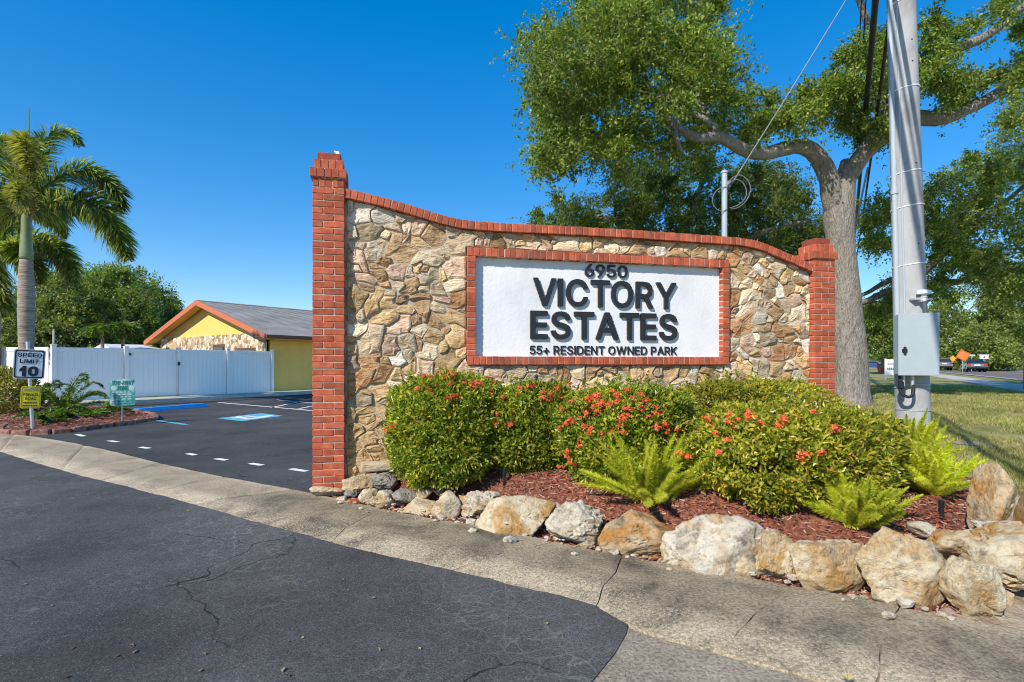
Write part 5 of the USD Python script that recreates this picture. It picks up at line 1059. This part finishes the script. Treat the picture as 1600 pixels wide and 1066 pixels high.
def sbx(s0, s1, o0, o1, z0, z1, c=.006):
    v, f = cbox((s0, o0, z0), (s1, o1, z1), c); return v[:, :1] * sd + v[:, 1:2] * sn + v[:, 2:3] * np.array([0, 0, 1]) + fa, f
for k in range(3):
    s0, s1 = .10 + k * 2.4, 2.38 + k * 2.4
    pn = part(t2, 'panel', sbx(s0, s1, -.012, .006, .05, FH - .02), M_VINYL)
    for j in range(14): part(pn, 'plank', sbx(s0 + j * .163 + .0015, s0 + (j + 1) * .163 - .0015, -.01, .010, .17, FH - .12, .003), M_VINYL)
    part(pn, 'rail', sbx(s0, s1, -.025, .03, FH - .13, FH), M_VINYL); part(pn, 'rail', sbx(s0, s1, -.025, .03, .05, .2), M_VINYL)
    pp = part(t2, 'post', sbx(s1, s1 + .13, -.065, .065, 0, FH + .05), M_VINYL); part(pp, 'post_cap', sbx(s1 - .015, s1 + .145, -.08, .08, FH + .05, FH + .085, .012), M_VINYL)

# ------------------------------------------------------------------ yellow house
hL, hW = np.array([.58, .815, 0]), np.array([-.815, .58, 0]); hL /= np.linalg.norm(hL); hW /= np.linalg.norm(hW)
R0 = P(415, 523, 22.9)                              # near eave corner of the roof
zE = R0[2]; HWD = 12.6; zA = 4.50; LEN = 24.0
def hp(l, w, z): return R0 * [1, 1, 0] + hL * l + hW * w + np.array([0, 0, z])
def hmesh(pts, faces): return np.array([hp(*p) for p in pts]), np.array(faces)
OL, OW = .55, .86
house = thing('yellow_house', 'yellow gabled house with grey shingle roof and stone gable base', 'house')
slope = (zA - zE) / (HWD / 2)
def roofz(w): return zE + slope * min(w, HWD - w)
wl, wr = OW, HWD - OW
def solidify(pts2, l0, l1):                     # polygon in (w, z) swept along l
    v, f = extrude(Polygon(pts2), l0, l1); q = np.array([hp(p[2], p[0], p[1]) for p in v]); return q, f[:, ::-1]
TK = .12
part(house, 'gable_wall', solidify([(wl, 2.55), (wl, roofz(wl) - TK), (HWD / 2, zA - TK - .02), (wr, roofz(wr) - TK), (wr, 2.55)], OL, OL + .15), M_YELLOWWALL, 'yellow stucco gable')
part(house, 'side_wall', solidify([(wl, -.1), (wl, roofz(wl) - TK), (wl + .15, roofz(wl) - TK + .02), (wl + .15, -.1)], OL + .152, LEN - .6), M_YELLOWWALL)
part(house, 'side_wall', solidify([(wr, -.1), (wr, roofz(wr) - TK), (wr - .15, roofz(wr) - TK + .02), (wr - .15, -.1)], OL + .152, LEN - .6), M_YELLOWWALL)
part(house, 'rear_wall', solidify([(wl, -.1), (wl, roofz(wl) - TK), (HWD / 2, zA - TK - .02), (wr, roofz(wr) - TK), (wr, -.1)], LEN - .75, LEN - .602), M_YELLOWWALL)
M_FARSTONE = None
nn = {'g': ('geometry', {}), 'v': ('voronoi_texture', {'feature': 'f1', 'scale': 5.2}), 'ed': ('voronoi_texture', {'feature': 'distance_to_edge', 'scale': 5.2}), 'bw': ('rgb_to_bw', {}), 'r': ('rgb_ramp', {'ramp': [(0.2, (.26, .16, .08)), (.45, (.52, .38, .22)), (.6, (.62, .52, .38)), (.85, (.68, .62, .52))]}), 're': ('rgb_ramp', {'ramp': [(0, (.5, .5, .5)), (.06, (1, 1, 1))]}), 'm': ('mix', {'mix_type': 'multiply', 'fac': 1.0}), 'b': ('bump', {'strength': .8, 'distance': .04}), 'p': ('principled_bsdf', {'roughness': .9})}
M_FARSTONE = usdkit.material(stage, L + 'far_fieldstone', nn, [('g.position', 'v.vector'), ('g.position', 'ed.vector'), ('v.color', 'bw.color'), ('bw.val', 'r.fac'), ('ed.distance', 're.fac'), ('r.color', 'm.color1'), ('re.color', 'm.color2'), ('m.color', 'p.base_color'), ('ed.distance', 'b.height'), ('b.normal', 'p.normal')], surface='p.BSDF')
part(house, 'stone_gable_base', solidify([(wl - .0, -.1), (wl - .0, roofz(wl) - TK - .01), (wl + .55, 2.76), (wr - .55, 2.76), (wr, roofz(wr) - TK - .01), (wr, -.1)], OL - .07, OL - .003), M_FARSTONE, 'fieldstone lower part of the gable')
for side in (0, 1):
    e, a_ = (0, HWD / 2) if side == 0 else (HWD, HWD / 2)
    sg = [(e, zE), (a_, zA), (a_, zA - TK), (e, zE - TK)]
    rf = part(house, 'roof', solidify(sg if side == 0 else sg[::-1], .0, LEN), M_ROOF)
    # courses of shingles as real steps
    nC = 34; st = []
    for j in range(nC):
        w0, w1 = e + (a_ - e) * j / nC, e + (a_ - e) * (j + 1.05) / nC
        pts = [(w0, roofz(w0) + .018), (w1, roofz(w1) + .004), (w1, roofz(w1) + .001), (w0, roofz(w0) + .001)]
        st.append(solidify(pts, .0, LEN))
    part(rf, 'shingle_courses', join(st), M_ROOF, kind='stuff')
    part(house, 'soffit', solidify([(e, zE - TK - .004), (a_, zA - TK - .004), (a_, zA - TK - .03), (e, zE - TK - .03)], .02, OL - .08), M_SOFFIT)
    part(house, 'fascia_board', solidify([(e, zE + .03), (a_, zA + .03), (a_, zA - TK - .11), (e, zE - TK - .11)], -.05, -.002), M_FASCIA)
part(house, 'gutter', solidify([(-.10, zE + .0), (-.002, zE + .0), (-.002, zE - .15), (-.10, zE - .13)], -.0, LEN), M_FASCIAD)
part(house, 'eave_soffit', solidify([(0.002, zE - TK - .035), (wl - .01, zE - TK - .035), (wl - .01, zE - TK - .06), (0.002, zE - TK - .06)], .02, LEN), M_SOFFIT)
def hbox(l0, l1, w0, w1, z0, z1):
    return solidify([(w0, z0), (w1, z0), (w1, z1), (w0, z1)], l0, l1)
def wat(px, l):                                     # w on the gable plane at a pixel column
    k = (px - CX) / F; q = R0 + hL * l; return (k * q[1] - q[0]) / (hW[0] - k * hW[1])
for (x0, x1, zt_) in ((333, 351, 2.30), (368, 399, 2.08)):
    w1_, w0_ = wat(x0, OL - .08), wat(x1, OL - .08)
    wn_ = part(house, 'window', hbox(OL - .095, OL - .072, w0_, w1_, zt_ - 1.0, zt_), plain('bronze_frame', (.10, .065, .045), .5) if x0 == 333 else L + 'bronze_frame')
    part(wn_, 'pane', hbox(OL - .104, OL - .097, w0_ + .06, w1_ - .06, zt_ - .46, zt_ - .10 if x0 != 333 else zt_ - .14), M_GLASS)
    part(wn_, 'pane', hbox(OL - .104, OL - .097, w0_ + .06, w1_ - .06, zt_ - .93, zt_ - .52), M_GLASS)
    part(wn_, 'sill', hbox(OL - .12, OL - .075, w0_ - .05, w1_ + .05, zt_ - 1.06, zt_ - 1.005), M_WALK)
part(house, 'ridge_cap', solidify([(HWD / 2 - .12, zA - .005), (HWD / 2, zA + .045), (HWD / 2 + .12, zA - .005)], 0, LEN), M_ROOF)
part(house, 'roof_ridge_vent', solidify([(HWD / 2 - .2, zA - .02), (HWD / 2, zA + .11), (HWD / 2 + .2, zA - .02)], 11, 17), M_FASCIAD)
# mobile homes behind the fence
for (x0, x1, D, ztop, lab_) in ((182, 262, 27.5, 2.42, 'white metal roofed home against the yellow house'), (104, 150, 33, 2.5, 'pale low home roof seen over the fence left of the palms')):
    a, b = P(x0, 568, D), P(x1, 568, D + 2); t = thing('mobile_home', lab_, 'house', 'low white homes behind the fence'); d = unit((b - a) * [1, 1, 0]); n = np.array([-d[1], d[0], 0]); ln = np.linalg.norm(b - a)
    def mm(pts2, s0, s1):
        v, f = extrude(Polygon(pts2), s0, s1); return np.array([a * [1, 1, 0] + d * p[2] + n * p[0] + np.array([0, 0, p[1]]) for p in v]), f
    part(t, 'wall', mm([(.3, 0), (3.7, 0), (3.7, ztop - .5), (.3, ztop - .5)], .2, ln - .2), M_VINYL)
    part(t, 'roof', mm([(0, ztop - .42), (2, ztop), (4, ztop - .42), (4, ztop - .5), (0, ztop - .5)], 0, ln), M_MOBILE)
b = P(84, 600, 25); 
obj('slim_pole', tube(np.array([b * [1, 1, 0], P(84, 515, 25)]), [.06, .045], 10), M_WALK, 'thin pale pole standing behind the fence corner', 'pole', smooth=True)

# ------------------------------------------------------------------ utility pole
t = thing('utility_pole', 'round concrete utility pole carrying a grey equipment cabinet', 'utility pole')
pb, pt = P(1427, 676, 8.0), P(1408, 0, 8.0); ax = unit(pt - pb)
def pp(z): return pb + ax * ((z - pb[2]) / ax[2])
def pr(z): return np.interp(z, [.2, 6.83, 11], [.222, .18, .16])
zs = np.linspace(.15, 11, 30)
part(t, 'shaft', tube(np.array([pp(z) for z in zs]), [pr(z) for z in zs], 36), M_POLE, smooth=40)
def zat(py): return EYE + (HY - py) * 8.0 / F
# conduit on the left front
ca = np.array([-.985, -.17, 0])
cd = [pp(z) + ca * (pr(z) + .012) for z in np.linspace(1.3, 11, 24)]
part(t, 'conduit', tube(np.array(cd), .038, 10), M_PVC, smooth=40)
cd2 = [pp(z) + np.array([-.80, -.60, 0]) * (pr(z) + .008) for z in np.linspace(2.1, 11, 24)]
part(t, 'conduit', tube(np.array(cd2), .014, 8), M_PVC, smooth=40)
def band(z, rr=.007, tiltv=.03, mt=M_STEEL):
    an = np.linspace(0, 2 * np.pi, 30); q = np.array([pp(z) + np.array([math.cos(a) * (pr(z) + .004), math.sin(a) * (pr(z) + .004), math.cos(a) * tiltv]) for a in an])
    part(t, 'strap', tube(q, rr, 5, cap=False), mt)
for y in (8, 143, 272, 325, 415): band(zat(y), .009, .03, M_WHITE)
for y in (600, 606, 640): band(zat(y), .007, .0)
part(t, 'conduit_coupling', tube(np.array([pp(zat(305)) + ca * (pr(zat(305)) + .012), pp(zat(296)) + ca * (pr(zat(296)) + .012)]), .05, 10), M_PVC, smooth=40)
# cabinet
cz0, cz1 = zat(586), zat(494); cn = unit(np.array([-.36, -.93, 0])); cx = np.array([-cn[1], cn[0], 0])
cc = P(1431, 540, 7.70); 
def cab(x0, x1, o0, o1, z0, z1, c=.006):
    v, f = cbox((x0, o0, z0), (x1, o1, z1), c); return v[:, :1] * cx + v[:, 1:2] * cn + v[:, 2:3] * np.array([0, 0, 1]) + cc * [1, 1, 0], f[:, ::-1]
cb = part(t, 'cabinet', cab(-.238, .238, -.14, .10, cz0 + .012, cz1, .008), M_CABINET)
part(cb, 'cabinet_door', cab(-.244, .244, .102, .118, cz0, cz1 + .006, .006), M_CABINET)
part(cb, 'latch', join([cab(-.185, -.15, .118, .15, 1.49, 1.60, .012), cab(-.20, -.135, .118, .135, 1.52, 1.57, .01)]), M_BLKPLASTIC)
part(cb, 'conduit_stub', tube(np.array([cc * [1, 1, 0] + cx * -.15 + [0, 0, cz0 + .02], cc * [1, 1, 0] + cx * -.15 + [0, 0, cz0 - .16]]), .022, 10), M_STEEL, smooth=40)
part(cb, 'conduit_stub', tube(np.array([cc * [1, 1, 0] + cx * -.04 + [0, 0, cz0 + .02], cc * [1, 1, 0] + cx * -.04 + [0, 0, cz0 - .16]]), .022, 10), M_STEEL, smooth=40)
cu = spline(np.array([cc * [1, 1, 0] + cx * s + cn * o + [0, 0, z] for s, o, z in ((-.20, .02, cz0 + .02), (-.21, .04, cz0 - .16), (-.16, .06, cz0 - .29), (-.09, .06, cz0 - .31), (-.04, .04, cz0 - .24), (-.04, .0, cz0 - .14))]), 24)
part(cb, 'looped_cable', tube(cu, .022, 8), M_CABLE, smooth=40)
part(cb, 'meter_hub', cab(-.235, -.16, -.02, .08, cz0 - .2, cz0 - .08, .02), M_BLKPLASTIC)
part(cb, 'bracket_ear', cab(.19, .22, -.13, -.11, cz1, cz1 + .05, .004), M_STEEL); part(cb, 'bracket_ear', cab(.215, .235, -.13, -.11, cz1 - .01, cz1 + .04, .004), M_STEEL)
# white sensor with cable
sc_ = pp(zat(462)) + np.array([-.02, -1, 0]) * (pr(2.3) + .08)
part(t, 'sensor', join([tube(np.array([sc_ + [0, 0, -.02], sc_ + [0, 0, -.012], sc_ + [0, 0, .03], sc_ + [0, 0, .045]]), [.075, .095, .09, .06], 18), tube(np.array([sc_ + [0, 0, -.02], sc_ + [0, 0, -.12]]), .032, 12), tube(np.array([sc_ + [0, 0, -.055], sc_ + [0, 0, -.065]]), .045, 12), tube(np.array([sc_ + [0, 0, -.09], sc_ + [0, 0, -.10]]), .045, 12)]), M_WHITE, 'white dome sensor above the cabinet', smooth=40)
part(t, 'sensor_bracket', join([cbox(sc_ + [-.13, .0, -.10], sc_ + [.13, .12, -.07], .004), cbox(sc_ + [-.05, -.02, -.13], sc_ + [-.01, .1, -.05], .004)]), M_STEEL)
part(t, 'sensor_cable', tube(spline(np.array([sc_ + [0, 0, -.11], sc_ + [.01, 0, -.22], sc_ + [.05, .02, -.34], sc_ + [.10, .06, -.42]]), 16), .024, 8), plain('dark_grey_cable', (.10, .10, .105), .6), smooth=40)
for y in (73, 106, 262, 385, 460): part(t, 'bolt_hole', tube(np.array([pp(zat(y)) + np.array([.02, -1, 0]) * (pr(zat(y)) - .01), pp(zat(y)) + np.array([.02, -1, 0]) * (pr(zat(y)) + .003)]), .011, 8), M_BLKPLASTIC)
# steel service post behind the wall with its wire
sp = P(1132, 271, 8.2); b0 = sp * [1, 1, 0] + [0, 0, .2]
t = thing('steel_post', 'slim grey steel post rising behind the sign wall', 'post')
part(t, 'pipe', tube(np.array([b0, sp]), .042, 14), M_PVC, smooth=40)
part(t, 'cap', tube(np.array([sp, sp + [0, 0, .03], sp + [0, 0, .05]]), [.052, .052, .02], 14), M_PVC, smooth=40)
part(t, 'insulator', cbox(sp + [.03, -.03, -.22], sp + [.09, .03, -.12], .012), M_GUY)
loops = [[(1136, 292), (1118, 300), (1114, 318), (1126, 330), (1136, 326)], [(1136, 290), (1165, 278), (1172, 290), (1160, 320), (1142, 327)], [(1136, 290), (1160, 285), (1166, 305), (1150, 322), (1140, 325)]]
for l in loops: part(t, 'wire_loop', tube(spline(np.array([P(x, y, 8.15) for x, y in l]), 20), .006, 5), M_GUY, smooth=True)
a, b = P(1143, 288, 8.2), P(1322, 0, 8.0); e = b + (b - a) * .42
obj('service_wire', tube(np.array([a, (a + b) / 2 - [0, 0, .02], b, e]), .009, 6), M_GUY, 'straight grey wire running up from the steel post', 'cable', smooth=True)
# overhead cables along the street
def cable(px0, h, rad, label, off_d=8.9, sag=.25, bow=0.0):
    D0 = (h - EYE) * F / (HY - 0); p0 = np.array([(px0 - CX) / F * D0, D0, h]); d = np.array([.53, .848, 0]); ts = np.linspace(-28, 34, 60)
    q = p0 + d * ts[:, None]; q[:, 2] += .0009 * (ts - 0) ** 2 * sag * 4
    obj('overhead_cable', tube(q, rad, 6), M_CABLE, label, 'cable', 'overhead cables along the street', smooth=True)
cable(1368, 7.0, .048, 'thick black cable bundle left of the pole top')
cable(1346, 8.6, .012, 'thin leftmost black cable above the oak crown')
cable(1353, 8.3, .012, 'thin black cable second from the left at the top')
cable(1394, 6.9, .03, 'black cable touching the left side of the pole')
obj('hanging_cable', tube(spline(np.array([P(1356, 262, 11.2), P(1350, 290, 11.1), P(1342, 330, 11), P(1338, 352, 10.9)]), 14), .02, 6), M_CABLE, 'short black cable hanging between oak trunk and pole', 'cable', smooth=True)

# ------------------------------------------------------------------ far street: cars and signs
def car(kind, paint, pos, heading, label, sc=1.0):
    t = thing(kind, label, {'sedan': 'car', 'suv': 'car', 'pickup': 'truck'}[kind], loc=pos, rotz=heading)     # +x is forward
    Lc, Wc = 4.7, 1.82
    if kind == 'sedan': low = [(-2.3, .35), (2.3, .35), (2.35, .62), (2.2, .78), (1.1, .92), (-1.7, .98), (-2.25, .95), (-2.36, .6)]; top = [(-1.95, .96), (.95, .93), (.25, 1.40), (-.2, 1.45), (-.95, 1.42)]
    elif kind == 'suv': low = [(-2.3, .4), (2.3, .4), (2.38, .75), (2.2, 1.0), (1.2, 1.12), (-2.3, 1.1), (-2.4, .6)]; top = [(-2.3, 1.1), (1.1, 1.1), (.5, 1.72), (-1.9, 1.76), (-2.15, 1.7)]
    else: low = [(-2.8, .5), (2.6, .5), (2.7, .9), (2.5, 1.15), (1.2, 1.2), (-2.8, 1.2), (-2.85, .7)]; top = [(-.7, 1.2), (1.2, 1.2), (.6, 1.82), (-.5, 1.85)]
    def loft(pr, w0, w1):
        p_ = np.array(pr); zmin, zmax = p_[:, 1].min(), p_[:, 1].max(); w = w0 + (w1 - w0) * (p_[:, 1] - zmin) / (zmax - zmin); n = len(p_)
        pts = np.vstack([np.c_[p_[:, 0], w, p_[:, 1]], np.c_[p_[:, 0], -w, p_[:, 1]]]); return manifold3d.Manifold.hull_points(pts)
    bodym = loft(low, Wc / 2, Wc / 2 - .04); 
    xw = (1.45, -1.4) if kind != 'pickup' else (1.7, -1.7)
    for x in xw: bodym = bodym - manifold3d.Manifold.cylinder(2.2, .37, .37, 20, True).rotate([90, 0, 0]).translate([x, 0, .36])
    part(t, 'body', bodym, paint, smooth=30); cabm = loft(top, Wc / 2 - .05, Wc / 2 - .3)
    part(t, 'cabin', cabm, paint, smooth=30)
    tp = np.array(top); x0, x1 = tp[:, 0].min(), tp[:, 0].max(); zt_ = tp[:, 1].max(); zb = tp[:, 1].min()
    inner = manifold3d.Manifold.hull_points(np.vstack([[x, s * w, z] for s in (-1, 1) for x, w, z in ((x0 - .012, Wc / 2 - .14, zb + .06), (x0 + (.75 if kind == 'sedan' else .14), Wc / 2 - .33, zt_ - .10), (x1 + .02, Wc / 2 - .14, zb + .06), (x1 - .62, Wc / 2 - .33, zt_ - .10))]))
    part(t, 'windscreen', inner, M_GLASS)
    for s in (-1, 1):
        m = manifold3d.Manifold.hull_points(np.array([[x, s * (w + e), z] for e in (0, -.05) for x, w, z in ((x0 + .45, Wc / 2 - .065, zb + .08), (x1 - .35, Wc / 2 - .065, zb + .08), (x1 - .75, Wc / 2 - .255, zt_ - .09), (x0 + (1.0 if kind == 'sedan' else .5), Wc / 2 - .255, zt_ - .09))]))
        part(t, 'side_window', m, M_GLASS)
    for x in xw:
        for s in (-1, 1):
            w_ = part(t, 'wheel', manifold3d.Manifold.cylinder(.22, .33, .33, 20, True).rotate([90, 0, 0]).translate([x, s * (Wc / 2 - .14), .33]), M_TYRE, smooth=40)
            part(w_, 'rim', manifold3d.Manifold.cylinder(.02, .21, .19, 14, True).rotate([90, 0, 0]).translate([x, s * (Wc / 2 - .02), .33]), M_RIM)
    xr = np.array(low)[:, 0].min(); zl = .82 if kind == 'sedan' else 1.0
    for s in (-1, 1): part(t, 'tail_light', cbox((xr - .02, s * .72 - .16, zl - .07), (xr + .2, s * .72 + .16, zl + .07), .02), M_REDLENS)
    part(t, 'licence_plate', cbox((xr - .03, -.26, zl - .14), (xr + .1, .26, zl + .02), .008), M_WHITE)
    part(t, 'bumper', cbox((xr - .05, -.85, .42), (xr + .15, .85, .62), .04), paint if kind == 'sedan' else M_BLKPLASTIC)
hd = math.atan2(rd[1], rd[0]); zr = HT + .036
def onroad(px, D): return np.array([(px - CX) / F * D, D, zr])
car('sedan', CARPAINT['dark_blue'], onroad(1521, 62), hd, 'dark blue sedan driving away on the street')
car('suv', CARPAINT['grey'], onroad(1472, 74), hd, 'dark grey sport utility vehicle beside the utility pole')
car('pickup', CARPAINT['red'], onroad(1590, 92), hd - 1.3, 'dark red pickup truck parked across the street')
car('suv', CARPAINT['black'], onroad(1565, 92), hd - 1.2, 'black vehicle parked left of the red pickup')
car('sedan', CARPAINT['blue'], np.array([(1358 - CX) / F * 88, 88, HT]), hd + 1.5, 'blue car parked beyond the oak trunk')
def diamond(w): return Polygon([(0, w), (w, 0), (0, -w), (-w, 0)]).buffer(.04)
FN = np.array([-.5, -.86, 0])
def roadsign(name, label, px, pyc, D, poly, mt, roll=0, post=.035, extra=None):
    c = P(px, pyc, D); t = thing(name, label, 'street sign')
    part(t, 'post', tube(np.array([[c[0], c[1] + .06, HT - .1], [c[0], c[1] + .06, c[2] + .1]]), post, 8), M_STEEL, smooth=40)
    pl = part(t, 'sign_plate', face(extrude(poly, -.01, .0), FN, c, roll=roll), mt)
    part(pl, 'border', face(extrude(poly.buffer(-.04).difference(poly.buffer(-.08)), .002, .006), FN, c, roll=roll), M_BLACK if extra != 'w' else M_WHITE)
    if extra == 'arrow': part(pl, 'symbol', face(extrude(Polygon([(-.12, -.14), (.12, -.14), (.0, .12)]), .002, .008), FN, c, roll=roll), M_BLACK)
    return t
roadsign('warning_sign', 'tilted orange road works diamond sign across the street', 1505, 555.5, 60, diamond(.64), M_ORANGE, .25)
roadsign('warning_sign', 'small amber diamond warning sign behind the parked vehicle', 1489, 560.5, 72, diamond(.42), M_AMBER)
roadsign('street_name_sign', 'small green street name sign on a thin post', 1518.5, 555.5, 66, sbox(-.32, -.11, .32, .11), M_STGREEN, extra='w')
roadsign('white_street_sign', 'white rectangular sign with black mark beyond the sedan', 1538, 557.5, 64, sbox(-.42, -.28, .42, .28), M_WHITE, extra='arrow')
# estate board
c = P(1393, 576, 34); t = thing('white_board_sign', 'white boarded notice sign on posts left of the utility pole', 'sign board')
part(t, 'post', cbox((c[0] - .42, c[1] - .05, .2), (c[0] - .33, c[1] + .05, c[2] + .62), .01), M_WHITE); part(t, 'post', cbox((c[0] + .42, c[1] - .05, .2), (c[0] + .51, c[1] + .05, c[2] + .62), .01), M_WHITE)
pl = part(t, 'board', cbox((c[0] - .328, c[1] - .02, c[2] - .42), (c[0] + .418, c[1] + .02, c[2] + .56), .006), M_WHITE)
for j in range(5): part(pl, 'print_mark', cbox((c[0] - .27 + j * .12, c[1] - .026, c[2] + .22), (c[0] - .19 + j * .12, c[1] - .021, c[2] + .36), .001), plain('mauve_ink', (.30, .22, .34)) if j == 0 else L + 'mauve_ink')
for j in range(6): part(pl, 'print_mark', cbox((c[0] - .29 + j * .115, c[1] - .026, c[2] - .10), (c[0] - .205 + j * .115, c[1] - .021, c[2] + .06), .001), M_STGREEN)
part(pl, 'rail', cbox((c[0] - .328, c[1] - .03, c[2] + .56), (c[0] + .418, c[1] + .03, c[2] + .60), .005), M_WHITE)
b = P(1352.5, 590, 36); obj('white_marker_post', cbox((b[0] - .05, b[1] - .05, .25), (b[0] + .05, b[1] + .05, b[2] + .22), .01), M_WHITE, 'low white marker post beside the oak trunk', 'post')
b = P(1378, 574, 60); t = thing('red_drop_box', 'bright red box standing on the grass by the white board', 'box')
part(t, 'box', cbox((b[0] - .3, b[1] - .3, HT), (b[0] + .3, b[1] + .3, b[2] + .25), .03), CARPAINT['bright_red']); part(t, 'lid', cbox((b[0] - .33, b[1] - .33, b[2] + .25), (b[0] + .33, b[1] + .33, b[2] + .36), .04), M_BLACK)
for px, D, top, lab_ in ((1574, 84, 535, 'slim pale pole between the parked vehicles'), (1476, 95, 545, 'pale pole above the grey vehicle')):
    b = P(px, 568, D); obj('distant_pole', tube(np.array([[b[0], b[1], .2], P(px, top, D)]), [.14, .1], 8), M_WALK, lab_, 'pole', smooth=True)
b = P(1604, 600, 20); obj('edge_post', cbox((b[0] - .07, b[1] - .07, .2), (b[0] + .07, b[1] + .07, b[2] + .6), .01), M_BARK, 'brown wooden post cut by the right picture edge', 'post')

# small loose stones, fallen leaves and a weed along the kerb
r = np.random.default_rng(55)
ico = trimesh.creation.icosphere(1); iv, if_ = np.asarray(ico.vertices), np.asarray(ico.faces); ms = []
for i in range(80):
    k = int(r.integers(5, len(_r0) - 1))
    q = rear[np.argmin(np.abs(rear[:, 0] - _r0[k, 0]))] + r.normal(0, .05, 2) * [1, 1]; q = q - [0.0, abs(r.normal(0, .10))] if i % 4 == 0 else q
    sc_v = r.uniform(.006, .02) * (1 + (i % 9 == 0)); ms.append((iv * (1 + r.uniform(-.25, .25, (len(iv), 1))) * [sc_v * 1.3, sc_v, sc_v * .7] + [q[0], q[1], .058 + sc_v * .3], if_))
obj('pebbles', join(ms), M_ROCK['white'], 'small loose pebbles scattered along the rear edge of the kerb', 'pebbles', kind='stuff')
nl = 75; pos = np.array([G(x, y, .004)[:2] for x, y in zip(r.uniform(20, 1500, nl), 700 + 360 * r.uniform(0, 1, nl) ** .7)])
ok = np.array([road_poly.buffer(-.1).contains(Point(*q)) for q in pos]); pos = pos[ok]; nl = len(pos)
a_ = r.uniform(0, 2 * np.pi, nl)
obj('fallen_leaves', leaves(np.c_[pos, np.full(nl, .010)], np.c_[np.cos(a_), np.sin(a_), r.uniform(0, .25, nl)], np.c_[r.normal(0, .2, (nl, 2)), np.ones(nl)], r.uniform(.018, .04, nl), r.uniform(.010, .02, nl)), leafmat('dry_leaf', [(0.0, (.10, .065, .03)), (.5, (.25, .16, .07)), (1.0, (.42, .33, .17))], trans=.1), 'small dry leaves lying on the driveway asphalt', 'leaves', kind='stuff')
b = G(1325, 1060, .05); t = thing('kerb_weed', 'tiny green weed growing at the front edge of the kerb', 'weed')
for j in range(14):
    a = j * .45; d = np.array([math.cos(a), math.sin(a), r.uniform(.5, 1.2)]); part(t, 'blade', leaves(b[None] + [0, 0, -.01], d[None], np.array([[-d[0], -d[1], 1.5]]), np.array([r.uniform(.03, .06)]), np.array([.006])), M_GRASS)
